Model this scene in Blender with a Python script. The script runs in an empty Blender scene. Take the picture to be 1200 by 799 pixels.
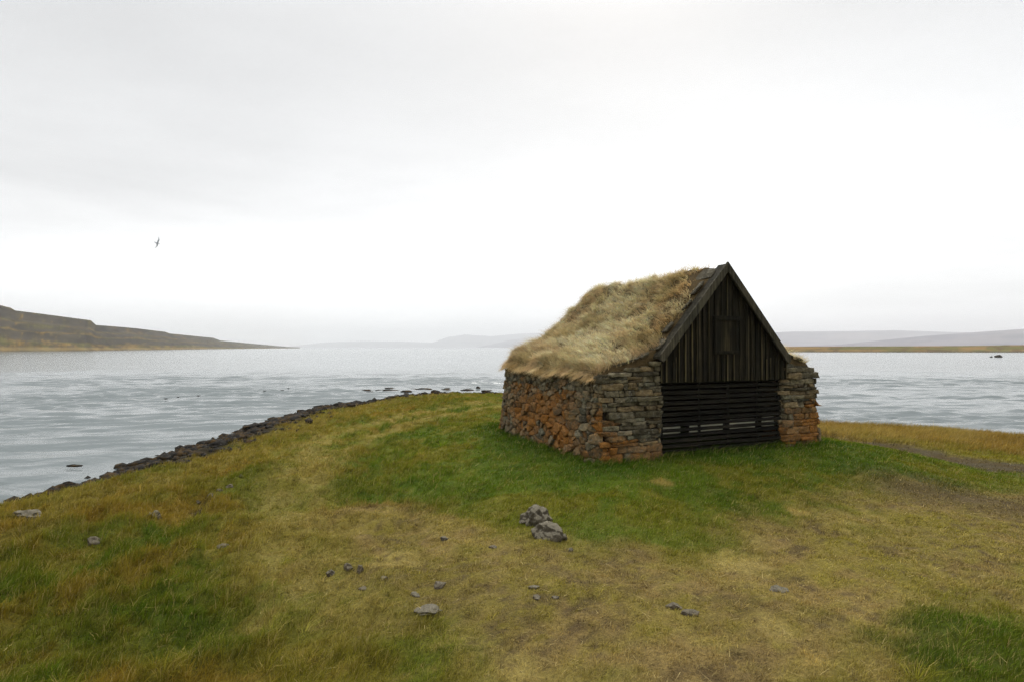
import bpy, bmesh, math, random
import numpy as np
from mathutils import Vector, Matrix, noise as mnoise

C = bpy.context.scene.collection
R = math.radians
rng = np.random.default_rng(7)
random.seed(7)

# ------------------------------------------------------------------ camera
F = 667.0            # focal length in photo pixels (1200 wide): a 20 mm lens
HZ = 407.0           # horizon row
EYE = 1.9            # eye above the doorstep of the hut (z = 0)
SEA = -1.0
cam = bpy.data.cameras.new('camera')
cam.lens = 20.0
cam.sensor_width = 36.0
cam.clip_start = 0.05
cam.clip_end = 40000
cam_o = bpy.data.objects.new('camera', cam)
C.objects.link(cam_o)
cam_o.location = (0, 0, EYE)
cam_o.rotation_euler = (R(90 + 0.64), 0, 0)
bpy.context.scene.camera = cam_o


def ray(px, py, z):
    """World point at height z seen at a photo pixel: used to survey the place."""
    Y = F * (EYE - z) / (py - HZ)
    return ((px - 600.0) / F * Y, Y)


# ------------------------------------------------------------------ numpy noise
def _h(ix, iy, s):
    n = (ix.astype(np.int64) * 374761393 + iy.astype(np.int64) * 668265263 + s * 1442695041) & 0xFFFFFFFF
    n = ((n ^ (n >> 13)) * 1274126177) & 0xFFFFFFFF
    n = (n ^ (n >> 16)) & 0xFFFFFFFF
    n = (n * 2246822519) & 0xFFFFFFFF
    n = n ^ (n >> 15)
    return (n & 0xFFFFFF) / float(0xFFFFFF)


def vn(x, y, s=0):
    ix = np.floor(x); iy = np.floor(y)
    fx = x - ix; fy = y - iy
    fx = fx * fx * fx * (fx * (fx * 6 - 15) + 10); fy = fy * fy * fy * (fy * (fy * 6 - 15) + 10)
    a = _h(ix, iy, s); b = _h(ix + 1, iy, s); c = _h(ix, iy + 1, s); d = _h(ix + 1, iy + 1, s)
    return (a + (b - a) * fx) * (1 - fy) + (c + (d - c) * fx) * fy


def fbm(x, y, s=0, o=4, g=0.5):
    t = np.zeros_like(x, dtype=float); a = 1.0; n = 0.0
    for k in range(o):
        t += a * vn(x * 2 ** k + 13.7 * k, y * 2 ** k - 7.3 * k, s + k); n += a; a *= g
    return t / n


def ss(e0, e1, x):
    t = np.clip((x - e0) / (e1 - e0), 0, 1)
    return t * t * (3 - 2 * t)


def lin(r, g, b):
    f = lambda c: ((c / 255 + 0.055) / 1.055) ** 2.4 if c > 10 else c / 255 / 12.92
    return np.array([f(r), f(g), f(b)])


def seg_dist(x, y, pts, closed=False):
    d = np.full(x.shape, 1e9)
    n = len(pts)
    for i in range(n if closed else n - 1):
        ax, ay = pts[i]; bx, by = pts[(i + 1) % n]
        ex, ey = bx - ax, by - ay
        t = np.clip(((x - ax) * ex + (y - ay) * ey) / (ex * ex + ey * ey), 0, 1)
        d = np.minimum(d, np.hypot(x - ax - t * ex, y - ay - t * ey))
    return d


def poly_sd(x, y, pts):
    """signed distance, positive inside"""
    d = seg_dist(x, y, pts, True)
    inside = np.zeros(x.shape, bool)
    n = len(pts)
    for i in range(n):
        ax, ay = pts[i]; bx, by = pts[(i + 1) % n]
        c = (ay > y) != (by > y)
        with np.errstate(divide='ignore', invalid='ignore'):
            xi = (bx - ax) * (y - ay) / (by - ay if by != ay else 1e-9) + ax
        inside ^= c & (x < xi)
    return np.where(inside, d, -d)


# ------------------------------------------------------------------ object helpers
def tag(o, label=None, cat=None, group=None, kind=None):
    if label: o['label'] = label
    if cat: o['category'] = cat
    if group: o['group'] = group
    if kind: o['kind'] = kind
    return o


def empty(name, loc, rz=0):
    o = bpy.data.objects.new(name, None)
    C.objects.link(o)
    o.location = loc
    o.rotation_euler = (0, 0, rz)
    o.empty_display_size = 0.2
    return o


def link_mesh(name, me, mat, parent=None, smooth=False):
    if mat: me.materials.append(mat)
    if smooth:
        me.polygons.foreach_set('use_smooth', np.ones(len(me.polygons), bool))
    o = bpy.data.objects.new(name, me)
    C.objects.link(o)
    if parent: o.parent = parent
    return o


def np_mesh(name, V, faces_flat, starts, col=None):
    me = bpy.data.meshes.new(name)
    me.vertices.add(len(V))
    me.vertices.foreach_set('co', np.ascontiguousarray(V, dtype=np.float32).ravel())
    me.loops.add(len(faces_flat))
    me.loops.foreach_set('vertex_index', np.ascontiguousarray(faces_flat, dtype=np.int32))
    me.polygons.add(len(starts))
    me.polygons.foreach_set('loop_start', np.ascontiguousarray(starts, dtype=np.int32))
    me.update(calc_edges=True)
    if col is not None:
        at = me.color_attributes.new('Col', 'FLOAT_COLOR', 'POINT')
        c4 = np.ones((len(V), 4), np.float32); c4[:, :3] = col
        at.data.foreach_set('color', c4.ravel())
    return me


def grid_mesh(name, X, Y, Z, col=None):
    """X,Y,Z 2D arrays -> quad grid"""
    n, m = X.shape
    V = np.stack([X, Y, Z], -1).reshape(-1, 3)
    i = np.arange(n * m).reshape(n, m)
    q = np.stack([i[:-1, :-1], i[:-1, 1:], i[1:, 1:], i[1:, :-1]], -1).reshape(-1)
    return np_mesh(name, V, q, np.arange(0, len(q), 4), None if col is None else col.reshape(-1, 3))


class MB:
    """collects boxes and prisms into one mesh; per-piece colour"""
    def __init__(s):
        s.V = []; s.Fc = []; s.Cl = []

    def add(s, verts, faces, c=(1, 1, 1)):
        n = len(s.V)
        s.V += [tuple(v) for v in verts]; s.Cl += [tuple(c)] * len(verts)
        s.Fc += [tuple(i + n for i in f) for f in faces]

    def box(s, x0, x1, y0, y1, z0, z1, c=(1, 1, 1), j=0.0):
        v = [(x, y, z) for x in (x0, x1) for y in (y0, y1) for z in (z0, z1)]
        if j: v = [(p[0] + random.uniform(-j, j), p[1] + random.uniform(-j, j) * .4, p[2] + random.uniform(-j, j)) for p in v]
        s.add(v, [(0, 1, 3, 2), (4, 6, 7, 5), (0, 4, 5, 1), (2, 3, 7, 6), (0, 2, 6, 4), (1, 5, 7, 3)], c)

    def prism(s, poly, y0, y1, c=(1, 1, 1)):
        """poly of (x,z), extruded y0..y1"""
        n = len(poly)
        v = [(p[0], y0, p[1]) for p in poly] + [(p[0], y1, p[1]) for p in poly]
        f = [tuple(range(n)), tuple(range(2 * n - 1, n - 1, -1))]
        f += [(i, i + n, (i + 1) % n + n, (i + 1) % n) for i in range(n)]
        s.add(v, f, c)

    def build(s, name, mat, parent=None, bevel=0.0, smooth=False):
        me = bpy.data.meshes.new(name)
        me.from_pydata(s.V, [], s.Fc)
        bm = bmesh.new(); bm.from_mesh(me)
        bmesh.ops.recalc_face_normals(bm, faces=bm.faces)
        bm.to_mesh(me); bm.free()
        at = me.color_attributes.new('Col', 'FLOAT_COLOR', 'POINT')
        for i, c in enumerate(s.Cl): at.data[i].color = (*c[:3], 1)
        o = link_mesh(name, me, mat, parent, smooth)
        if bevel:
            b = o.modifiers.new('bevel', 'BEVEL'); b.width = bevel; b.segments = 1; b.limit_method = 'ANGLE'
        return o


# ------------------------------------------------------------------ materials
def new_mat(name):
    m = bpy.data.materials.new(name); m.use_nodes = True
    nt = m.node_tree; nt.nodes.clear()
    out = nt.nodes.new('ShaderNodeOutputMaterial')
    return m, nt, out


def N(nt, t, **kw):
    n = nt.nodes.new(t)
    for k, v in kw.items():
        if k.startswith('i_'):
            n.inputs[k[2:].replace('_', ' ')].default_value = v
        else:
            setattr(n, k, v)
    return n


def pos_mapped(nt, scale, coord='Object'):
    tc = N(nt, 'ShaderNodeTexCoord')
    mp = N(nt, 'ShaderNodeMapping')
    mp.inputs['Scale'].default_value = scale
    nt.links.new(tc.outputs[coord], mp.inputs['Vector'])
    return mp


def noise(nt, vec, scale, detail=4, rough=0.55):
    n = N(nt, 'ShaderNodeTexNoise')
    n.inputs['Scale'].default_value = scale; n.inputs['Detail'].default_value = detail
    n.inputs['Roughness'].default_value = rough
    nt.links.new(vec, n.inputs['Vector'])
    return n


def ramp(nt, fac, stops):
    r = N(nt, 'ShaderNodeValToRGB')
    els = r.color_ramp.elements
    while len(els) < len(stops): els.new(0.5)
    for e, (p, c) in zip(els, stops):
        e.position = p; e.color = (*c, 1) if len(c) == 3 else c
    nt.links.new(fac, r.inputs['Fac'])
    return r


def mixc(nt, fac, a, b, mode='MIX'):
    m = N(nt, 'ShaderNodeMix', data_type='RGBA', blend_type=mode)
    for sock, v in ((m.inputs[0], fac), (m.inputs[6], a), (m.inputs[7], b)):
        if hasattr(v, 'is_linked') or hasattr(v, 'links'): nt.links.new(v, sock)
        elif isinstance(v, (int, float)): sock.default_value = v
        else: sock.default_value = (*v, 1)
    return m.outputs[2]


def bump(nt, h, strength, dist, prev=None):
    b = N(nt, 'ShaderNodeBump')
    b.inputs['Strength'].default_value = strength; b.inputs['Distance'].default_value = dist
    nt.links.new(h, b.inputs['Height'])
    if prev: nt.links.new(prev, b.inputs['Normal'])
    return b.outputs['Normal']


def mat_blade(name, trans=0.3):
    m, nt, out = new_mat(name)
    a = N(nt, 'ShaderNodeAttribute', attribute_name='Col')
    d = N(nt, 'ShaderNodeBsdfDiffuse'); t = N(nt, 'ShaderNodeBsdfTranslucent')
    mx = N(nt, 'ShaderNodeMixShader'); mx.inputs[0].default_value = trans
    nt.links.new(a.outputs['Color'], d.inputs['Color']); nt.links.new(a.outputs['Color'], t.inputs['Color'])
    nt.links.new(d.outputs[0], mx.inputs[1]); nt.links.new(t.outputs[0], mx.inputs[2])
    nt.links.new(mx.outputs[0], out.inputs['Surface'])
    return m


def mat_ground():
    m, nt, out = new_mat('turf_soil')
    a = N(nt, 'ShaderNodeAttribute', attribute_name='Col')
    mp = pos_mapped(nt, (1, 1, 1))
    n1 = noise(nt, mp.outputs[0], 38, 5, .7)
    n2 = noise(nt, mp.outputs[0], 160, 3, .7)
    r1 = ramp(nt, n1.outputs['Fac'], [(0.3, (.55, .55, .55)), (.7, (1.35, 1.3, 1.2))])
    c = mixc(nt, 1.0, a.outputs['Color'], r1.outputs[0], 'MULTIPLY')
    r2 = ramp(nt, n2.outputs['Fac'], [(0.3, (.7, .7, .7)), (.7, (1.25, 1.25, 1.2))])
    c = mixc(nt, 1.0, c, r2.outputs[0], 'MULTIPLY')
    p = N(nt, 'ShaderNodeBsdfPrincipled'); p.inputs['Roughness'].default_value = .95
    p.inputs['Specular IOR Level'].default_value = .15
    nt.links.new(c, p.inputs['Base Color'])
    nb = bump(nt, n1.outputs['Fac'], .8, .03)
    nb = bump(nt, n2.outputs['Fac'], .8, .012, nb)
    nt.links.new(nb, p.inputs['Normal'])
    nt.links.new(p.outputs[0], out.inputs['Surface'])
    return m


def mat_rock(name, lichen=0.0, dark=(.028, .026, .023), light=(.11, .105, .092), pale=.5, attr=False, weed=0.0, sc=1.0, rough=.9, top=0.0):
    m, nt, out = new_mat(name)
    mp = pos_mapped(nt, (sc, sc, sc))
    v = mp.outputs[0]
    n1 = noise(nt, v, 5, 6, .65); n2 = noise(nt, v, 32, 4, .7); n3 = noise(nt, v, 9, 4, .6)
    r = ramp(nt, n1.outputs['Fac'], [(.3, dark), (.7, light)])
    c = r.outputs[0]
    if attr:
        a = N(nt, 'ShaderNodeAttribute', attribute_name='Col')
        c = mixc(nt, 1.0, c, a.outputs['Color'], 'MULTIPLY')
    # pale crusts of lichen
    rp = ramp(nt, n3.outputs['Fac'], [(.58, (0, 0, 0)), (.66, (pale, pale, pale))])
    c = mixc(nt, rp.outputs[0], c, (.23, .22, .18))
    if top:   # pale crustose lichen grows on the upper faces
        ge = N(nt, 'ShaderNodeNewGeometry'); sp = N(nt, 'ShaderNodeSeparateXYZ'); nt.links.new(ge.outputs['Normal'], sp.inputs[0])
        ad = N(nt, 'ShaderNodeMath', operation='ADD'); nt.links.new(sp.outputs['Z'], ad.inputs[0]); nt.links.new(n3.outputs['Fac'], ad.inputs[1])
        rt = ramp(nt, ad.outputs[0], [(.0, (0, 0, 0)), (1.0, (top,) * 3)]); rt.color_ramp.elements[0].position = .92
        c = mixc(nt, rt.outputs[0], c, (.29, .26, .19))
    if lichen:
        la = N(nt, 'ShaderNodeAttribute', attribute_name='Lichen')
        n4 = noise(nt, v, 5.0, 6, .72)
        add = N(nt, 'ShaderNodeMath', operation='MULTIPLY_ADD'); add.inputs[1].default_value = .75
        nt.links.new(n4.outputs['Fac'], add.inputs[0]); nt.links.new(la.outputs['Fac'], add.inputs[2])
        rl = ramp(nt, add.outputs[0], [(.70, (0, 0, 0)), (1.0, (.78, .78, .78))])
        n5 = noise(nt, v, 26, 3, .6)
        lc = ramp(nt, n5.outputs['Fac'], [(.3, (.14, .07, .018)), (.52, (.28, .11, .016)), (.72, (.42, .145, .02))])
        c = mixc(nt, rl.outputs[0], c, lc.outputs[0])
    if weed:
        n6 = noise(nt, v, 2.2, 4, .6)
        rw = ramp(nt, n6.outputs['Fac'], [(.5, (0, 0, 0)), (.6, (weed, weed, weed))])
        c = mixc(nt, rw.outputs[0], c, (.085, .05, .016))
    rs = ramp(nt, n2.outputs['Fac'], [(.3, (.6, .6, .6)), (.7, (1.3, 1.3, 1.3))])
    c = mixc(nt, 1.0, c, rs.outputs[0], 'MULTIPLY')
    p = N(nt, 'ShaderNodeBsdfPrincipled'); p.inputs['Roughness'].default_value = rough
    p.inputs['Specular IOR Level'].default_value = .12
    nt.links.new(c, p.inputs['Base Color'])
    nb = bump(nt, n1.outputs['Fac'], .8, .05)
    nb = bump(nt, n2.outputs['Fac'], .9, .015, nb)
    nt.links.new(nb, p.inputs['Normal'])
    nt.links.new(p.outputs[0], out.inputs['Surface'])
    return m


def mat_wood(name, base=(.022, .018, .013), streak=(.075, .064, .048), axis='Z'):
    m, nt, out = new_mat(name)
    s = {'Z': (28, 28, 1.6), 'X': (1.6, 28, 28)}[axis]
    mp = pos_mapped(nt, s)
    a = N(nt, 'ShaderNodeAttribute', attribute_name='Col')
    n1 = noise(nt, mp.outputs[0], 1.0, 6, .65)
    r = ramp(nt, n1.outputs['Fac'], [(.42, base), (.72, streak)])
    c = mixc(nt, 1.0, r.outputs[0], a.outputs['Color'], 'MULTIPLY')
    mp2 = pos_mapped(nt, (1, 1, 1))
    n2 = noise(nt, mp2.outputs[0], 3.0, 4, .6)
    r2 = ramp(nt, n2.outputs['Fac'], [(.35, (.7, .72, .68)), (.7, (1.25, 1.2, 1.1))])
    c = mixc(nt, 1.0, c, r2.outputs[0], 'MULTIPLY')
    p = N(nt, 'ShaderNodeBsdfPrincipled'); p.inputs['Roughness'].default_value = .8
    p.inputs['Specular IOR Level'].default_value = .10
    nt.links.new(c, p.inputs['Base Color'])
    nt.links.new(bump(nt, n1.outputs['Fac'], .6, .006), p.inputs['Normal'])
    nt.links.new(p.outputs[0], out.inputs['Surface'])
    return m


def mat_plain(name, col, rough=.8):
    m, nt, out = new_mat(name)
    mp = pos_mapped(nt, (1, 1, 1))
    n1 = noise(nt, mp.outputs[0], 12, 4, .6)
    r = ramp(nt, n1.outputs['Fac'], [(.3, tuple(c * .75 for c in col)), (.7, tuple(c * 1.25 for c in col))])
    p = N(nt, 'ShaderNodeBsdfPrincipled'); p.inputs['Roughness'].default_value = rough
    p.inputs['Specular IOR Level'].default_value = .2
    nt.links.new(r.outputs[0], p.inputs['Base Color'])
    nt.links.new(p.outputs[0], out.inputs['Surface'])
    return m


def mat_far(name, sc, amt=.5):
    m, nt, out = new_mat(name)
    a = N(nt, 'ShaderNodeAttribute', attribute_name='Col')
    mp = pos_mapped(nt, (sc, sc, sc * 4))
    n1 = noise(nt, mp.outputs[0], 1, 6, .65)
    r = ramp(nt, n1.outputs['Fac'], [(.3, (1 - amt,) * 3), (.7, (1 + amt,) * 3)])
    c = mixc(nt, 1.0, a.outputs['Color'], r.outputs[0], 'MULTIPLY')
    d = N(nt, 'ShaderNodeBsdfDiffuse')
    nt.links.new(c, d.inputs['Color'])
    nt.links.new(d.outputs[0], out.inputs['Surface'])
    return m


def mat_water():
    m, nt, out = new_mat('sea_water')
    p = N(nt, 'ShaderNodeBsdfPrincipled')
    p.inputs['Base Color'].default_value = (.125, .146, .146, 1)
    p.inputs['Roughness'].default_value = .13
    p.inputs['IOR'].default_value = 1.333
    a = pos_mapped(nt, (.55, 1.5, 1))
    b = pos_mapped(nt, (.9, 1.9, 1))
    n1 = noise(nt, a.outputs[0], 1.0, 3, .55)
    n2 = noise(nt, b.outputs[0], 3.6, 4, .6)
    g = pos_mapped(nt, (.018, .05, 1))
    n3 = noise(nt, g.outputs[0], 1.0, 4, .6)     # gusts: patches of rougher and calmer water
    gr = ramp(nt, n3.outputs['Fac'], [(.32, (.45,) * 3), (.68, (1.3,) * 3)])
    nb = bump(nt, n1.outputs['Fac'], .20, .30)
    bb = N(nt, 'ShaderNodeBump'); bb.inputs['Distance'].default_value = .055
    st = N(nt, 'ShaderNodeMath', operation='MULTIPLY'); st.inputs[1].default_value = .35
    nt.links.new(gr.outputs[0], st.inputs[0]); nt.links.new(st.outputs[0], bb.inputs['Strength'])
    nt.links.new(n2.outputs['Fac'], bb.inputs['Height']); nt.links.new(nb, bb.inputs['Normal'])
    nt.links.new(bb.outputs[0], p.inputs['Normal'])
    nt.links.new(p.outputs[0], out.inputs['Surface'])
    return m


M_blade = mat_blade('grass_blades', .3)
M_straw = mat_blade('dry_grass_blades', .25)
M_ground = mat_ground()
M_wall = mat_rock('lichened_wall_stone', lichen=1, dark=(.045, .039, .027), light=(.20, .175, .12), attr=True, pale=.45, sc=2.2)
M_rock = mat_rock('grey_field_stone', dark=(.03, .025, .017), light=(.135, .115, .08), pale=.45, top=.5, sc=2.5)
M_rockd = mat_rock('dark_field_stone', dark=(.06, .048, .032), light=(.18, .147, .10), pale=.4, top=.3, sc=2.5)
M_shore = mat_rock('wet_shore_basalt', dark=(.008, .007, .006), light=(.034, .03, .024), pale=.12, weed=.7, sc=1.6, rough=.85)
M_slate = mat_rock('roof_slate_stone', dark=(.035, .03, .02), light=(.12, .105, .07), pale=.4, sc=1.5)
M_gable = mat_wood('tarred_planks', (.007, .006, .0036), (.032, .027, .016))
M_barge = mat_wood('weathered_barge_wood', (.030, .027, .019), (.115, .102, .074))
M_slat = mat_wood('dark_slats', (.005, .0042, .003), (.02, .017, .012), 'X')
M_pale = mat_wood('pale_plank', (.36, .35, .30), (.62, .60, .53), 'X')
M_soil = mat_plain('dark_peat', (.03, .024, .016), .95)
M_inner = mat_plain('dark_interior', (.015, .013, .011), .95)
M_water = mat_water()

# ------------------------------------------------------------------ survey of the place
SHORE = [(-9.3, 10.45), (-9.1, 12.5), (-9.2, 18.2), (-9.0, 23.6), (-7.2, 28.6), (-4.8, 31.2), (-.5, 31.8), (3.5, 31),
         (7, 28), (9.2, 24), (11, 20.3), (15.5, 17.4), (21, 14.6), (30, 11.5), (45, 5), (60, -4), (80, -25), (80, -60),
         (-18, -60), (-14, -25), (-11, -4), (-9.6, 5)]
YAW = R(23.3)
U = np.array([math.cos(YAW), math.sin(YAW)]); Vv = np.array([-math.sin(YAW), math.cos(YAW)])
P0 = np.array([2.558, 9.75])
HW = 2.865          # width between the two stone piers
HL = 4.75           # depth of the hut
AL, AR = -1.325, 3.956   # outer faces of the walls


def hut_ab(x, y):
    dx = x - P0[0]; dy = y - P0[1]
    return dx * U[0] + dy * U[1], dx * Vv[0] + dy * Vv[1]


def hut_out(x, y):
    a, b = hut_ab(x, y)
    qa = np.abs(a - (AL + AR) / 2) - (AR - AL) / 2; qb = np.abs(b - HL / 2) - HL / 2
    return np.hypot(np.maximum(qa, 0), np.maximum(qb, 0)) + np.minimum(np.maximum(qa, qb), 0)


G0 = -0.3
PATH = [ray(p[0], p[1], G0) for p in ((570, 474), (530, 481), (470, 492), (415, 508), (375, 530), (348, 556), (338, 590), (350, 640), (395, 690))]
WORN = [ray(p[0], p[1], G0) for p in ((385, 605), (440, 596), (560, 618), (700, 648), (830, 638), (930, 600), (1040, 572), (1220, 566),
                                      (1300, 640), (1230, 700), (1090, 730), (1020, 790), (960, 860), (560, 860), (510, 760), (440, 735), (400, 690))]
TRACK = [ray(p[0], p[1], -.34) for p in ((940, 505), (1000, 514), (1060, 522), (1130, 533), (1200, 543), (1320, 562))]
RUT = [ray(p[0], p[1], G0) for p in ((222, 594), (245, 580), (268, 572), (290, 564), (312, 558))]
MUD = [ray(p[0], p[1], G0) for p in ((1070, 574), (1130, 580), (1200, 590), (1260, 590))]


CORNER = ray(1185, 775, G0)
SPOTS = [(*ray(775, 570, -.15), .17, 'tan'), (*ray(950, 771, G0), .12, 'tan'), (*ray(905, 735, G0), .14, 'straw'), (*ray(600, 790, G0), .2, 'straw'),
         (*ray(470, 655, G0), .25, 'straw'), (*ray(860, 655, G0), .3, 'straw'), (*ray(935, 590, -.2), .16, 'tan')]


def height(x, y, fine=True):
    d = poly_sd(x, y, SHORE) + (fbm(x * .35, y * .35, 90, 3) - .5) * 1.0
    z = SEA + np.where(d < 0, np.maximum(d * .3, -1.8), 0)
    z = z + .45 * ss(0, 1.9, d) + .18 * ss(1.2, 4.5, d) + .07 * ss(4, 9, d)
    h = hut_out(x, y)
    z = z + .30 * (1 - ss(.1, 2.9, h)) ** 1.0
    inland = ss(0, 3, d)
    z = z + (fbm(x * .5, y * .5, 11, 3) - .5) * .16 * inland * (0.25 + .75 * ss(.2, 2.5, h))
    # tussocks are strongest on the seaward, left-hand rough ground
    rough = ss(-1.0, -4.0, x) * ss(3.5, 6, d * 0 + 6)
    z = z + (fbm(x * 1.7, y * 1.7, 21, 3) - .5) * (.06 + .12 * rough) * inland * ss(.1, .9, h)
    z = z + (tuss(x, y) - .5) * (.03 + .10 * ss(.3, -2.5, x)) * inland * ss(.3, 1.5, h)
    z = z - .14 * ss(6.3, 9.0, x) * ss(5, 8, y) * inland
    z = z - .06 * np.exp(-(seg_dist(x, y, RUT) / .16) ** 2) - .05 * np.exp(-(seg_dist(x, y, TRACK) / .4) ** 2)
    return z


CL = dict(
    green=lin(94, 112, 28), dgreen=lin(66, 92, 25), olive=lin(112, 106, 40), rust=lin(136, 104, 46), lgreen=lin(84, 98, 28),
    straw=lin(152, 138, 82), beige=lin(140, 122, 76), tan=lin(158, 138, 80), dirt=lin(76, 63, 47), grav=lin(78, 69, 57), black=lin(52, 46, 38),
    yellow=lin(122, 116, 40))


def tuss(x, y):
    """tussock pattern of the rough ground, 0..1"""
    return ss(.30, .72, fbm(x * 2.9 + .6 * vn(x * 3, y * 3, 9), y * 2.9, 111, 3, .6))


def field(x, y):
    """ground cover at a spot: colour, blade length, cover 0..1, bareness"""
    n1 = fbm(x * .55, y * .55, 31, 4, .6); n2 = fbm(x * 1.6, y * 1.6, 41, 5, .62); n3 = fbm(x * 5, y * 5, 51, 4, .65); n4 = fbm(x * .22, y * .22, 61, 3)
    n5 = fbm(x * 11, y * 11, 55, 3, .65)
    d = poly_sd(x, y, SHORE); h = hut_out(x, y)
    mixf = lambda a, b, t: a * (1 - t[..., None]) + b * t[..., None]
    tu = tuss(x, y)
    col = np.broadcast_to(CL['olive'], x.shape + (3,)).copy()
    col = mixf(col, CL['lgreen'], ss(.42, .62, .6 * n1 + .4 * n3))
    col = mixf(col, CL['rust'], ss(.47, .64, .65 * n2 + .35 * n3) * (.2 + .34 * ss(.0, -3.0, x)))
    col = mixf(col, CL['tan'], ss(.56, .72, .5 * n3 + .5 * n5) * .45)
    col = mixf(col, CL['dgreen'], ss(.50, .64, .7 * fbm(x * .9, y * .9, 71, 4, .6) + .3 * n3) * .55)
    L = .045 + .03 * n2 + .075 * tu * ss(.8, -2.0, x)
    # mound of fresh short grass round the hut
    md = (h + (n1 - .5) * 1.6 + (n3 - .5) * .9 + (n2 - .5) * .5)
    mound = 1 - ss(1.7, 3.2, md)
    g = mixf(np.broadcast_to(CL['green'], col.shape), CL['dgreen'], ss(.40, .62, .6 * n2 + .4 * n3) * .7)
    g = mixf(g, CL['yellow'], ss(.46, .65, .6 * fbm(x * .8, y * .8, 81, 4) + .4 * n3) * .8)
    g = mixf(g, CL['straw'], ss(.60, .72, n5) * .22)
    g = mixf(g, CL['dgreen'], (1 - ss(.0, .9, h)) * .8)
    col = mixf(col, g, mound); L = L * (1 - mound) + mound * (.045 + .10 * (1 - ss(-.05, .28, h)) + .03 * n3)
    # worn, trampled ground
    wd = poly_sd(x, y, WORN) + (n2 - .5) * 1.7 + (n3 - .5) * 1.0
    worn = ss(-.7, .7, wd)
    w = mixf(np.broadcast_to(CL['beige'], col.shape), CL['olive'], ss(.42, .64, .55 * n1 + .45 * n3) * .8)
    w = mixf(w, CL['straw'], ss(.50, .68, .5 * n3 + .5 * n5) * .6)
    w = mixf(w, CL['dirt'], ss(.50, .66, .5 * n2 + .5 * n5) * .5)
    w = mixf(w, CL['yellow'], ss(.58, .70, fbm(x * 1.1 + 40, y * 1.1, 121, 4, .6)) * .45)
    col = mixf(col, w, worn)
    pd = seg_dist(x, y, PATH) + (n2 - .5) * .8 + (n3 - .5) * .3
    far_ = ss(11, 14, y)
    pd = pd * (1 - far_) + np.abs(pd - .55) * 1.8 * far_
    path = (1 - ss(.15, 1.0, pd)) * .62
    pw = mixf(np.broadcast_to(CL['straw'], col.shape), CL['olive'], ss(.42, .62, n3) * .7)
    col = mixf(col, pw, path * (1 - worn))
    worn2 = np.maximum(worn, path)
    L = L * (1 - worn2) + worn2 * (.024 + .03 * n3)
    cover = 1 - .35 * worn2
    for (sx_, sy_, sr_, cc_) in SPOTS:
        q = np.hypot((x - sx_), (y - sy_) * .8) + (n3 - .5) * sr_ * 1.2 + (n5 - .5) * sr_
        k_ = 1 - ss(sr_ * .5, sr_ * 1.1, q)
        col = mixf(col, CL[cc_], k_ * .85); cover = cover * (1 - .35 * k_)
    cg = 1 - ss(.35, 1.0, np.hypot(x - CORNER[0], (y - CORNER[1])) + (n2 - .5) * .9 + (n3 - .5) * .4)
    col = mixf(col, CL['dgreen'] * .72, cg * .65); L = L * (1 - cg) + cg * .07
    # dry tall fringe along the shore
    fd = d + (n2 - .5) * 2.4 + (n3 - .5) * .8
    right = ss(4, 9, x)
    fr = (1 - ss(2.6 + 2.6 * right, 4.6 + 2.4 * right, fd)) * ss(-2, 2, y)
    leftf = ss(-5, -8, x) * (1 - ss(20, 26, y))
    fr = fr * (1 - .75 * leftf)
    tn = mixf(np.broadcast_to(CL['tan'], col.shape), CL['rust'], np.clip(ss(.40, .6, n1) * .5 + .25 * right, 0, 1))
    tn = mixf(tn, CL['olive'], ss(.46, .62, .6 * n2 + .4 * n3) * (.75 - .5 * right)[..., None][..., 0])
    trk = 1 - ss(.45, 1.1, seg_dist(x, y, TRACK) + (n3 - .5) * .5)
    col = mixf(col, tn, fr * (1 - mound) * (.55 + .45 * right)); L = L * (1 - fr) + fr * (.10 + .11 * right)
    cover = np.maximum(cover, fr)
    # gravel track, rut, mud, bare edge at the sea
    bare = trk * .95
    col = mixf(col, mixf(np.broadcast_to(CL['grav'], col.shape), CL['dirt'], ss(.4, .6, n3)), trk * .95)
    rut = 1 - ss(.03, .15, seg_dist(x, y, RUT) + (n3 - .5) * .25)
    mud = (1 - ss(.1, 1.3, seg_dist(x, y, MUD) + (n2 - .5) * 1.3 + (n5 - .5) * .5)) * .9
    edge = (1 - ss(.85 + 1.05 * ss(10, 12.5, y), 1.2 + 1.6 * ss(10, 12.5, y), d + (n2 - .5) * 1.3 + (n3 - .5) * .6)) * (1 - .8 * right)
    spots = ss(.585, .66, .5 * fbm(x * 1.9, y * 1.9, 101, 4, .6) + .5 * n5) * worn * .55
    dk = np.maximum(np.maximum(rut, mud * .8), spots)
    col = mixf(col, CL['dirt'], dk); col = mixf(col, CL['black'], np.maximum(edge, rut * .7))
    bare = np.maximum.reduce([bare, dk * .8, edge])
    cover = cover * (1 - bare)
    col = col * (.86 + .28 * n4[..., None]) * (.80 + .4 * n3[..., None]) * (np.array([1.0, 1.0, .80]) + worn2[..., None] * np.array([.03, 0, .16]))
    col = col * (1 + .32 * (1 - mound) * (1 - worn2) * (1 - .6 * fr) + .32 * worn2)[..., None]
    return col, L, cover, bare, mound, worn2, fr


# ------------------------------------------------------------------ ground sheet
def graded(a, b, step, lo, hi, grow=1.22):
    fine = list(np.arange(a, b + 1e-6, step))
    s = step; x = b; up = []
    while x < hi:
        s *= grow; x += s; up.append(x)
    s = step; x = a; dn = []
    while x > lo:
        s *= grow; x -= s; dn.append(x)
    return np.array(dn[::-1] + fine + up)


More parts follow.
